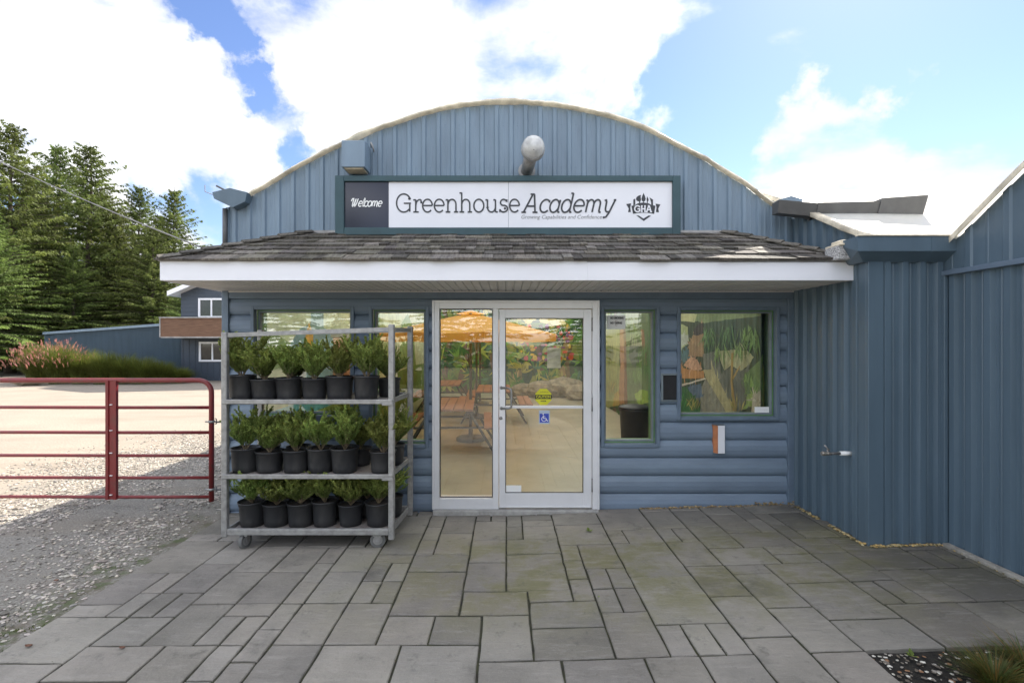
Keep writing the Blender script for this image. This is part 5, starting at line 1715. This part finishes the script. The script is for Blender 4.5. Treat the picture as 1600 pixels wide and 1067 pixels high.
for py in (632, 672, 707, 742, 772):
    q = G(177, py); mb.box((q.x - .014, GY - .038, q.z - .002), (q.x + .014, GY - .0225, q.z + .006), .002)
mb.build('brace_slot', 'paper', gt)
for py in (658.5, 764):
    mb = LMB(GO); q = G(330.5, py)
    mb.lathe([(.030, -.012), (.033, -.010), (.033, .010), (.030, .012)], tuple(q), n=16)
    mb.tube([q + Vector((-.06, -.01, 0)), q + Vector((.01, -.03, 0)), q + Vector((.035, 0, 0))], .008, 6)
    hb = mb.build('hinge_band', 'steel', gt)
    mb = LMB(GO)
    mb.tube([q + Vector((.03, 0, 0)), q + Vector((.06, -.005, -.004)), q + Vector((.115, 0, -.006))], .009, 8)
    mb.tube([q + Vector((.045, -.01, .035)), q + Vector((.062, -.015, .028)), q + Vector((.062, -.015, -.02)), q + Vector((.045, -.01, -.022))], .006, 6)
    mb.build('hinge_pin', 'dark_metal', hb)

# ================================================================== INTERIOR THINGS
def umbrella(x, y, r, zr, za, label, rz):
    o = empty('patio_umbrella', (x, y, .03), rz)
    tag(o, label, 'umbrella', 'umbrellas inside the shop')
    mb = MB(); n = 8
    zr -= .03; za -= .03
    for q in range(n):
        a0, a1 = 6.2832 * q / n, 6.2832 * (q + 1) / n; g_ = []
        for i in range(5):
            t = .10 + .90 * i / 4; row = []
            for j in range(5):
                s_ = j / 4; a = a0 + (a1 - a0) * s_
                rr = r * t * (math.cos(math.pi / n) / math.cos((s_ - .5) * 2 * math.pi / n)) * (1 - .02 * math.sin(math.pi * s_) * t)
                row.append((rr * math.cos(a), rr * math.sin(a), za - (za - zr) * t ** 1.05 - .02 * math.sin(math.pi * s_) * t))
            g_.append(row)
        mb.grid(g_)
        e0, e1 = g_[-1][0], g_[-1][-1]
        mb.grid([[p for p in g_[-1]], [(p[0], p[1], p[2] - .13) for p in g_[-1]]])
    cn = mb.build('canopy', 'canvas', o)
    mb = MB(); mb.cs = True
    mb.grid([[(r * t * math.cos(6.2832 * j / 24), r * t * math.sin(6.2832 * j / 24), za + .05 - .14 * t * 3) for j in range(25)] for t in (.0, .08, .16)])
    mb.build('vent_cap', 'canvas', o)
    mb = MB(); mb.tube([(0, 0, 0), (0, 0, za + .08)], .025, 10); mb.build('pole', 'dark_metal', o)
    mb = MB(); mb.lathe([(.26, 0), (.26, .05), (.22, .07), (.04, .08), (.035, .25)], n=20); mb.build('base', 'dark_metal', o)
    for q in range(n):
        a = 6.2832 * q / n
        mb = MB(); mb.tube([(0.02 * math.cos(a), .02 * math.sin(a), za - .03), (r * .97 * math.cos(a), r * .97 * math.sin(a), zr - .0)], .009, 5); mb.build('rib', 'dark_metal', o)
umbrella(-.66, 8.9, 1.62, 1.96, 2.34, 'peach market umbrella nearest the sidelight glass', .2)
umbrella(-.72, 11.6, 1.6, 1.98, 2.36, 'peach umbrella second behind the sidelight', .5)
umbrella(-.78, 14.2, 1.6, 2.00, 2.38, 'peach umbrella farthest behind the sidelight', .1)
def picnic(x, y, label, rz=0):
    o = empty('picnic_table', (x, y, .03), rz); tag(o, label, 'table', 'tables inside the shop')
    mb = MB()
    for q in range(5): mb.box((-.38 + q * .155, -.85, .70), (-.38 + q * .155 + .145, .85, .735), .004)
    mb.build('tabletop', 'wood', o)
    for s_ in (-1, 1):
        mb = MB()
        for q in range(2): mb.box((s_ * .70 - .145 + q * .15, -.85, .42), (s_ * .70 - .005 + q * .15, .85, .455), .004)
        mb.build('bench', 'wood', o)
    for s_ in (-1, 1):
        mb = MB()
        mb.tube([(-.72, s_ * .6, 0), (-.30, s_ * .6, .69)], .022, 6); mb.tube([(.72, s_ * .6, 0), (.30, s_ * .6, .69)], .022, 6); mb.tube([(-.8, s_ * .6, .41), (.8, s_ * .6, .41)], .018, 6)
        mb.build('leg', 'dark_metal', o)
picnic(-.95, 8.4, 'red wood picnic table under the nearest umbrella', .05)
picnic(-.30, 11.3, 'red wood picnic table behind the nearest one', .02)
picnic(-1.6, 12.9, 'far red wood picnic table by the left wall', .05)
tb = empty('shadow_barrel', (2.18, 8.35, .03)); tag(tb, 'dark barrel standing in for a black plant shadow inside the tall right window', 'stand-in')  # dark barrel takes the place of a plant's black shadow
mb = MB(); mb.lathe([(.20, 0), (.22, .02), (.25, .6), (.27, .61), (.27, .65)], n=24, cap=True); mb.build('barrel', 'black', tb)
mb = MB(); mb.lathe([(.275, .652), (.26, .68), (.15, .71), (.02, .72)], n=24, cap=True); mb.build('lid', 'black', tb)
random.seed(6)
for i, (x, y, r, lab) in enumerate(((.55, 16.3, .34, 'small tan boulder at the left of the row before the far mural'), (1.2, 16.1, .42, 'long tan boulder in the middle of the row before the far mural'), (1.9, 16.2, .5, 'largest tan boulder of the row before the far mural'), (2.4, 15.3, .4, 'tan boulder nearest the right mural wall'))):
    mb = MB(); mb.cs = False
    rows = []
    for a in range(9):
        th_ = math.pi * a / 8
        rows.append([(r * 1.4 * math.sin(th_) * math.cos(6.2832 * (j % 14) / 14) * (1 + .3 * fbm(a * .7, (j % 14) * .6, i)), r * math.sin(th_) * math.sin(6.2832 * (j % 14) / 14) * (1 + .3 * fbm(a * .7, (j % 14) * .6, i + 3)), r * .8 * (math.cos(th_) + .6) * (1 + .25 * fbm(a, (j % 14), i))) for j in range(15)])
    mb.grid(rows)
    o = mb.build('boulder', 'boulder', None, (x, y, .03)); tag(o, lab, 'rock', 'boulders inside the shop')
# ================================================================== BACKGROUND HOUSE
HY = 24.0
def H(px, py, d=HY): return Vector(((px - 792) * d / F, d, CAMZ - (py - 537) * d / F))
hs_ = empty('house', tuple(Vector((H(283, 0).x, HY, 0)))); HO = Vector((H(283, 0).x, HY, 0))
tag(hs_, 'dark blue two storey house with brown balcony beyond the gravel yard', 'house')
hx0 = H(283, 0).x; hx1 = hx0 + 9
mb = LMB(HO)
z = 0.0
# upper lap siding
zlap = 2.95
eave = H(0, 459).z
def gz_top(x): return min(eave + (x - hx0) * .42, eave + (hx1 - x) * .42)
while zlap < eave + 2.2:
    a = hx0; b_ = hx1
    if zlap > eave: off = (zlap - eave) / .42; a += off; b_ -= off
    if b_ <= a: break
    mb.poly([(a, HY - .02, zlap), (b_, HY - .02, zlap), (b_, HY, zlap + .2), (a, HY, zlap + .2)])
    zlap += .2
mb.poly([(hx0, HY, 2.9), (hx0, HY + 9, 2.9), (hx0, HY + 9, eave), (hx0, HY, eave)])
mb.build('upper_wall', 'house_blue', hs_)
mb = LMB(HO)
prev = None
for x, d in ribs(hx0, hx1, pitch=.3, off=.05, dep=.02, mid=False):
    n = len(mb.v); mb.v += [(x, HY - d, -.1), (x, HY - d, 2.96)]
    if prev is not None: mb.face((prev, n, n + 1, prev + 1))
    prev = n
mb.poly([(hx0, HY, -.1), (hx0, HY + 9, -.1), (hx0, HY + 9, 2.9), (hx0, HY, 2.9)])
mb.build('lower_wall', 'house_blue', hs_)
mb = LMB(HO)
xm = (hx0 + hx1) / 2; zp = eave + (xm - hx0) * .42
for s_ in (0, 1):
    xa = hx0 - .35 if s_ == 0 else hx1 + .35; za = eave - .35 * .42
    n = len(mb.v)
    mb.v += [(xa, HY - .5, za), (xm, HY - .5, zp), (xm, HY + 9, zp), (xa, HY + 9, za), (xa, HY - .5, za + .22), (xm, HY - .5, zp + .22), (xm, HY + 9, zp + .22), (xa, HY + 9, za + .22)]
    for q in ((0, 1, 2, 3), (4, 5, 6, 7), (0, 1, 5, 4), (3, 0, 4, 7), (2, 3, 7, 6)): mb.face(tuple(n + i for i in q))
mb.build('roof', 'white_paint', hs_)
def hwin(px0, px1, py0, py1, curt=True):
    a = H(px0, py1); b2 = H(px1, py0)
    mb = LMB(HO); t = .09; y0 = HY - .08
    mb.box((a.x - t, y0, a.z - t), (a.x, HY, b2.z + t)); mb.box((b2.x, y0, a.z - t), (b2.x + t, HY, b2.z + t))
    mb.box((a.x, y0, b2.z), (b2.x, HY, b2.z + t)); mb.box((a.x, y0, a.z - t), (b2.x, HY, a.z))
    xm_ = (a.x + b2.x) / 2 - .05; mb.box((xm_ - .035, y0 + .01, a.z), (xm_ + .035, HY, b2.z))
    w = mb.build('window', 'white_paint', hs_)
    mb = LMB(HO); mb.poly([(a.x, HY - .035, a.z), (b2.x, HY - .035, a.z), (b2.x, HY - .035, b2.z), (a.x, HY - .035, b2.z)]); mb.build('pane', mat('house_pane', (.02, .022, .022, 1), rough=.05, var=.2), w)
hwin(314, 352, 469, 494); hwin(315, 354, 537, 562)
bc = LMB(HO); a = H(251, 526, 22.6); b2 = H(372, 497, 22.6)
random.seed(3)
z = a.z
while z < b2.z - .02:
    k = random.uniform(.7, 1.35)
    bc.box((a.x, 22.6 + random.uniform(0, .01), z), (b2.x, 22.64, z + .085)); z += .098
bc.box((a.x + .02, 22.645, a.z), (b2.x, 22.68, b2.z - .02))
bc.box((a.x, 22.6, a.z), (a.x + .04, HY, b2.z))
bal = bc.build('balcony', 'wood_red', hs_)
mb = LMB(HO); mb.box((a.x - .05, 22.54, b2.z), (b2.x, 22.72, b2.z + .05)); mb.box((a.x - .05, 22.58, a.z - .04), (a.x - .0005, 22.68, b2.z - .001)); mb.box((a.x, 22.6, a.z - .06), (b2.x, HY - .03, a.z - .001)); mb.build('balcony_rail', 'grey_metal', bal)
# long low metal shed -------------------------------------------------------
sd = empty('metal_shed', (-18, 25, 0)); SDO = Vector((-18, 25, 0))
tag(sd, 'long low blue ribbed metal wall behind the ornamental grass', 'shed')
A = Vector((-25.5, 27.0, 0)); B = Vector((hx0 + .02, 24.4, 0))
zA_ = CAMZ + (537 - 521) * 27 / F; zB_ = CAMZ + (537 - 505) * 24.4 / F
mb = LMB(SDO); N_ = 150; prev = None
dirv = (B - A).normalized(); nrm = Vector((dirv.y, -dirv.x, 0))
if nrm.y > 0: nrm = -nrm
for q in range(N_ + 1):
    t = q / N_
    for dt, d in ((0, 0), (.15, 0), (.2, .04), (.4, .04), (.45, 0)):
        tt = min(1, t + dt / N_); p = A.lerp(B, tt) + nrm * d
        n = len(mb.v); mb.v += [(p.x, p.y, -.1), (p.x, p.y, zA_ + (zB_ - zA_) * tt)]
        if prev is not None: mb.face((prev, n, n + 1, prev + 1))
        prev = n
mb.build('wall', 'blue_metal_dark', sd)
mb = LMB(SDO)
for (p, z0_) in ((A, zA_),): pass
n = len(mb.v)
off = nrm * .12
mb.v += [tuple(A + off + Vector((0, 0, zA_ - .06))), tuple(B + off + Vector((0, 0, zB_ - .06))), tuple(B + off + Vector((0, 0, zB_ + .07))), tuple(A + off + Vector((0, 0, zA_ + .07))), tuple(A - nrm * 5 + Vector((0, 0, zA_ + .05))), tuple(B - nrm * 5 + Vector((0, 0, zB_ + .05)))]
mb.face((n, n + 1, n + 2, n + 3)); mb.face((n + 3, n + 2, n + 5, n + 4))
mb.build('roof', 'blue_metal', sd)
mb = LMB(SDO); n = 0
mb.v += [(A.x, A.y, -.1), (A.x + 1.0, A.y + 5, -.1), (A.x + 1.0, A.y + 5, zA_), (A.x, A.y, zA_)]; mb.face((0, 1, 2, 3)); mb.build('end_wall', 'blue_metal_dark', sd)
# ================================================================== ORNAMENTAL GRASS
def orn_grass(name, label, clumps, plume, seed, nb):
    random.seed(seed)
    cx = sum(c[0] for c in clumps) / len(clumps); cy = sum(c[1] for c in clumps) / len(clumps)
    o = empty(name, (cx, cy, -.03)); tag(o, label, 'ornamental grass')
    mb = LMB((cx, cy, -.03)); pl = LMB((cx, cy, -.03))
    for (x, y, r, h) in clumps:
        for _ in range(nb):
            a = random.uniform(0, 6.28); rr = r * .35 * math.sqrt(random.random())
            bx, by = x + rr * math.cos(a), y + rr * math.sin(a)
            a2 = a + random.uniform(-.6, .6)
            out = r * random.uniform(.1, .95); hh = h * random.uniform(.65, 1.05) * (1 - .28 * (out / r) ** 2)
            w = random.uniform(.005, .011); k = random.uniform(.55, 1.35)
            mb.ct = (k * random.uniform(.9, 1.3), k, k * .8)
            sx, sy = -math.sin(a2) * w, math.cos(a2) * w
            if random.random() < .5: sx, sy = w, 0
            n = len(mb.v); N = 5
            for q in range(N):
                t = q / (N - 1); px_ = bx + out * math.cos(a2) * t ** 2; py_ = by + out * math.sin(a2) * t ** 2
                pz = -.03 + hh * (t * 1.45 - .45 * t * t * (1 + .9 * out / r)); ww = 1 - .85 * t
                mb.v += [(px_ - sx * ww, py_ - sy * ww, pz), (px_ + sx * ww, py_ + sy * ww, pz)]
                if q: mb.face((n + 2 * q - 2, n + 2 * q - 1, n + 2 * q + 1, n + 2 * q))
            if plume and random.random() < plume and out < r * .9:
                L_ = random.uniform(.10, .20); k = random.uniform(.7, 1.35); pl.ct = (k, k * random.uniform(.85, 1.1), k * random.uniform(.8, 1.2))
                tip = Vector((px_, py_, pz)); d_ = Vector((math.cos(a2) * .4 + random.uniform(-.3, .3), math.sin(a2) * .4, 1)).normalized()
                for s2 in range(4):
                    dd = (d_ + Vector((random.uniform(-.3, .3), random.uniform(-.3, .3), 0))).normalized(); q0 = tip + d_ * L_ * .15 * s2
                    sw = Vector((random.uniform(-1, 1), random.uniform(-1, 1), 0)).normalized() * .009
                    pl.poly([q0 - sw * .4, q0 + dd * L_ * .5 - sw, q0 + dd * L_, q0 + dd * L_ * .5 + sw])
    mb.build('blades', 'grass', o)
    if plume: pl.build('plumes', 'plume', o)
def gc(px, d, r, h): return ((px - 792) * d / F, d, r, h)
orn_grass('ornamental_grass', 'sunlit ornamental grass clump with pinkish plumes left of the shed wall', [gc(62, 22.6, 1.2, 1.95), gc(95, 22.3, 1.2, 1.98), gc(78, 23.4, 1.2, 1.95)], .10, 1, 2600)
orn_grass('ornamental_grass', 'dark green arching ornamental grass hedge in front of the shed wall', [gc(130, 22.4, 1.15, 1.72), gc(162, 22.2, 1.05, 1.62), gc(192, 22.3, 1.15, 1.5), gc(222, 22.3, 1.1, 1.35), gc(252, 22.5, 1.0, 1.15), gc(280, 22.6, .9, .8)], 0, 2, 2400)
# flat stone lying at the yard edge
mb = MB(); random.seed(5); pebble(mb, (0, 0, .12), .55, .4)
o = mb.build('rock', 'boulder', None, (H(50, 0, 21.3).x, 21.3, -.05)); tag(o, 'low dark rock at the left end of the ornamental grass', 'rock')
# ================================================================== SPRUCES
def make_spruce(seed, Ht, Rb, gapf=.0, base_z=.8):
    random.seed(seed)
    o = empty('spruce_tree', (0, 0, 0))
    mb = MB()
    pts = [(0.06 * Ht / 15 * math.sin(q * .9 + seed), .05 * math.cos(q * .7 + seed), Ht * q / 10) for q in range(11)]
    mb.tube(pts, [max(.012, .28 * Ht / 15 * (1 - q / 10.2)) for q in range(11)], 8)
    cr_ = MB()
    z = base_z
    while z < Ht * .985:
        t = (z - base_z) / (Ht - base_z)
        R_ = Rb * (1 - t) ** .70 * (1 if t > .12 else .75 + 2 * t) + .06
        nb = max(6, int(10 - 3 * t))
        if random.random() < gapf: z += .35; continue
        a0 = random.uniform(0, 6.28)
        for q in range(nb):
            a = a0 + 6.283 * q / nb + random.uniform(-.35, .35)
            L_ = R_ * random.choice((random.uniform(.35, .8), random.uniform(.75, 1.2)))
            if random.random() < .10: L_ *= 1.25
            drp = random.uniform(.10, .30) * (1 - t * .7); up = .75 * t ** 1.5 + .05
            bp = []
            for s_ in range(6):
                u = s_ / 5
                bp.append(Vector((math.cos(a) * L_ * u, math.sin(a) * L_ * u, z + L_ * (up * u - drp * u * u * 1.3 + .14 * max(0, u - .7)))))
            mb.tube(bp, [max(.006, .035 * (1 - t * .6) * (1 - .8 * s_ / 5)) for s_ in range(6)], 4, cap=False)
            side = Vector((-math.sin(a), math.cos(a), 0))
            ns = int(8 + L_ * 15)
            kb = random.uniform(.7, 1.25)
            for s_ in range(ns):
                u = random.uniform(.10, 1.02); i = min(4, int(u * 5)); p = bp[i].lerp(bp[i + 1], min(1, u * 5 - i))
                sd_ = random.choice((-1, 1)); lat = (.12 + L_ * .16) * (1.15 - u * .8) * random.uniform(.4, 1.1)
                dvec = (side * sd_ + Vector((math.cos(a), math.sin(a), 0)) * random.uniform(.4, 1.1) + Vector((0, 0, random.uniform(-.35, .15)))).normalized()
                # a lateral twig with hanging needle sprays
                k_ = kb * random.uniform(.65, 1.35)
                for m_ in range(3):
                    v0 = p + dvec * lat * m_ / 3
                    cr_.ct = (k_ * (1 + .25 * u), k_ * (1 + .12 * u), k_)
                    dn = (dvec * random.uniform(.4, 1) + Vector((random.uniform(-.3, .3), random.uniform(-.3, .3), -random.uniform(.25, 1.2)))).normalized()
                    ln = random.uniform(.14, .32) * (1 - .3 * t); w_ = dn.cross(Vector((random.uniform(-1, 1), random.uniform(-1, 1), random.uniform(-.3, .3)))).normalized() * random.uniform(.018, .038)
                    cr_.poly([v0 - w_ * .5, v0 + dn * ln * .5 - w_, v0 + dn * ln, v0 + dn * ln * .45 + w_])
        z += random.uniform(.20, .36) * (Ht / 14) ** .3
    mb.build('trunk', 'bark', o)
    cr_.build('crown', 'needle', o)
    return o
TP = [make_spruce(11, 14, 4.3, .0), make_spruce(12, 14, 4.5, .04), make_spruce(13, 14, 4.0, .06), make_spruce(14, 14, 4.4, .0, 1.6)]
TUSE = [False] * 4
def tree(px, d, top_py, k, rad, label, zb=0.0):
    h = CAMZ + (537 - top_py) * d / F - zb
    if not TUSE[k]: r = TP[k]; TUSE[k] = True
    else: r = copy_tree(TP[k])
    r.location = ((px - 792) * d / F, d, zb - .1); s_ = h / 14
    r.scale = (rad * s_, rad * s_, s_); r.rotation_euler = (0, 0, random.uniform(0, 6.28))
    tag(r, label, 'spruce tree', 'spruce trees beyond the yard')
random.seed(15)
tree(165, 41, 300, 1, 1.2, 'spruce behind the forked one')
tree(50, 40, 262, 0, 1.1, 'spruce behind the tallest and the broad one')
tree(250, 40, 335, 0, 1.1, 'spruce behind the two narrow rightmost ones')
tree(18, 30, 192, 0, 1.05, 'tallest spruce at the left edge of the photo')
tree(92, 36, 225, 1, .95, 'broad spruce second from the left')
tree(140, 34, 219, 2, 1.15, 'spruce with an open forked top, third tall one from the left')
tree(217, 37, 288, 1, .9, 'narrow topped spruce left of the lone rightmost one')
tree(272, 35, 290, 2, 1.0, 'sparse spruce rising just left of the shingled canopy')
tree(180, 34, 325, 0, 1.1, 'dense spruce behind the left part of the shed wall')
tree(238, 33, 352, 3, 1.2, 'dense low spruce behind the right part of the shed wall')
tree(60, 33, 300, 3, 1.15, 'dense spruce filling the gap beside the tallest one')
tree(115, 31, 380, 3, 1.3, 'low spreading spruce above the ornamental grass')
tree(292, 31.5, 440, 0, 1.5, 'low bushy spruce beside the house wall')
tree(-12, 27.5, 330, 3, 1.35, 'near spruce with a bare dark trunk at the left edge', )
tree(-80, 31, 240, 1, 1.0, 'spruce beyond the left edge of the photo')
tree(205, 40, 390, 3, 1.3, 'hindmost spruce behind the shed')
tree(20, 42, 345, 3, 1.4, 'hindmost spruce at the left')
# wood behind the photographer, seen in the glass only
wd = MB(); random.seed(9)
for i in range(11):
    src = TP[i % 2]
    cm_ = [c for c in bpy.data.objects if c.parent == src and c.name.startswith('crown')][0].data
    x0_, y0_ = -30 + i * 6 + random.uniform(-2, 2), -26 - random.uniform(0, 6); k_ = random.uniform(.75, 1.0)
    base_n = len(wd.v); wd.v += [(x0_ + v.co.x * k_, y0_ + v.co.y * k_, v.co.z * k_ - .1) for v in cm_.vertices]
    for pl_ in cm_.polygons: wd.ct = (.9, 1, .9); wd.face(tuple(base_n + q for q in pl_.vertices))
struct(wd.build('distant_wood', 'needle'), 'stuff')
# ================================================================== CABLE
cb = MB(); pts = []
A = P(-60, 222, 7.5); B = P(318, 388, 4.62)
for q in range(17):
    t = q / 16; p = A.lerp(B, t); p.z -= .10 * 4 * t * (1 - t) * .5; pts.append(tuple(p))
B2 = Vector(pts[-1])
cb.tube(pts, .0065, 6)
cb.cs = False
o = cb.build('service_cable', 'rope'); tag(o, 'pale cable sagging across the trees to the canopy corner', 'cable')
# ================================================================== GRASS CLUMP, WEEDS, LEAVES
random.seed(31)
def tuft(name, label, x, y, n, h, r, cat):
    z = gz(x) - .02
    mb = LMB((x, y, z))
    for _ in range(n):
        a = random.uniform(0, 6.28); b0 = r * .3 * random.random(); o_ = r * random.uniform(.2, 1); hh = h * random.uniform(.5, 1.1); w = random.uniform(.0015, .003)
        k = random.uniform(.5, 1.3); mb.ct = (k * random.choice([1, 1, 1, 2.2]), k, k)
        n0 = len(mb.v); sx, sy = -math.sin(a) * w, math.cos(a) * w
        for q in range(5):
            t = q / 4; X = x + math.cos(a) * (b0 + o_ * t ** 1.7); Y = y + math.sin(a) * (b0 + o_ * t ** 1.7); Z = z + hh * (t * 1.2 - .35 * t * t); ww = 1 - .8 * t
            mb.v += [(X - sx * ww, Y - sy * ww, Z), (X + sx * ww, Y + sy * ww, Z)]
            if q: mb.face((n0 + 2 * q - 2, n0 + 2 * q - 1, n0 + 2 * q + 1, n0 + 2 * q))
    o = mb.build(name, 'grass'); tag(o, label, cat)
tuft('grass_clump', 'fine bladed grass clump in the planting bed at the bottom right corner', 2.44, 2.44, 900, .16, .2, 'grass')
tuft('grass_clump', 'smaller grass clump at the right edge of the planting bed', 2.70, 2.54, 600, .15, .2, 'grass')
def weed(px, py, s_, label):
    d = (CAMZ - .03) * F / (py - 537); x = (px - 792) * d / F; z = gz(x) + .002
    mb = LMB((x, d, z))
    for q in range(9):
        a = random.uniform(0, 6.28); L_ = s_ * random.uniform(.5, 1.1); k = random.uniform(1, 2.2); mb.ct = (k, k * 1.1, k * .8)
        u = Vector((math.cos(a), math.sin(a), random.uniform(.3, .8))).normalized(); w = u.cross(Vector((0, 0, 1))).normalized() * L_ * .22
        p = Vector((x, d, z)); mb.poly([p, p + u * L_ * .5 + w, p + u * L_ - Vector((0, 0, L_ * .1)), p + u * L_ * .5 - w])
    o = mb.build('weed', 'grass'); tag(o, label, 'weed')
weed(1425, 1036, .05, 'small bright green weed in the planting bed')
weed(921, 829, .05, 'yellowish weed in a paving joint below the door')
weed(935, 930, .02, 'tiny weed in a paving joint in the middle of the patio')
lm = leaf_mat('dead_leaf', (.16, .075, .045, 1), trans=.1, tint=False)
for px, py, r_, lab in ((45, 1008, .022, 'brown dead leaf on the paving at the lower left'), (191, 1012, .018, 'curled brown dead leaf right of the other one'), (88, 903, .02, 'dead leaf lying on the gravel'), (1573, 1056, .03, 'tan dead leaf in the grass at the bottom right corner')):
    d = (CAMZ + .0) * F / (py - 537); x = (px - 792) * d / F; zz = gz(x) + .006 if px != 88 else -.02
    mb = LMB((x, d, zz)); mb.cs = True; rows = []
    for i in range(5):
        u = i / 4 * 2 - 1; ww = r_ * .6 * (1 - u * u) ** .5 + .0005
        rows.append([(x + u * r_, d + j * ww, zz + .006 * abs(j) + .005 * u * u + .001) for j in (-1, -.5, 0, .5, 1)])
    mb.grid(rows); o = mb.build('dead_leaf', lm); tag(o, lab, 'leaf')
# every part keeps its parent; the floor sheet and setting stay structure
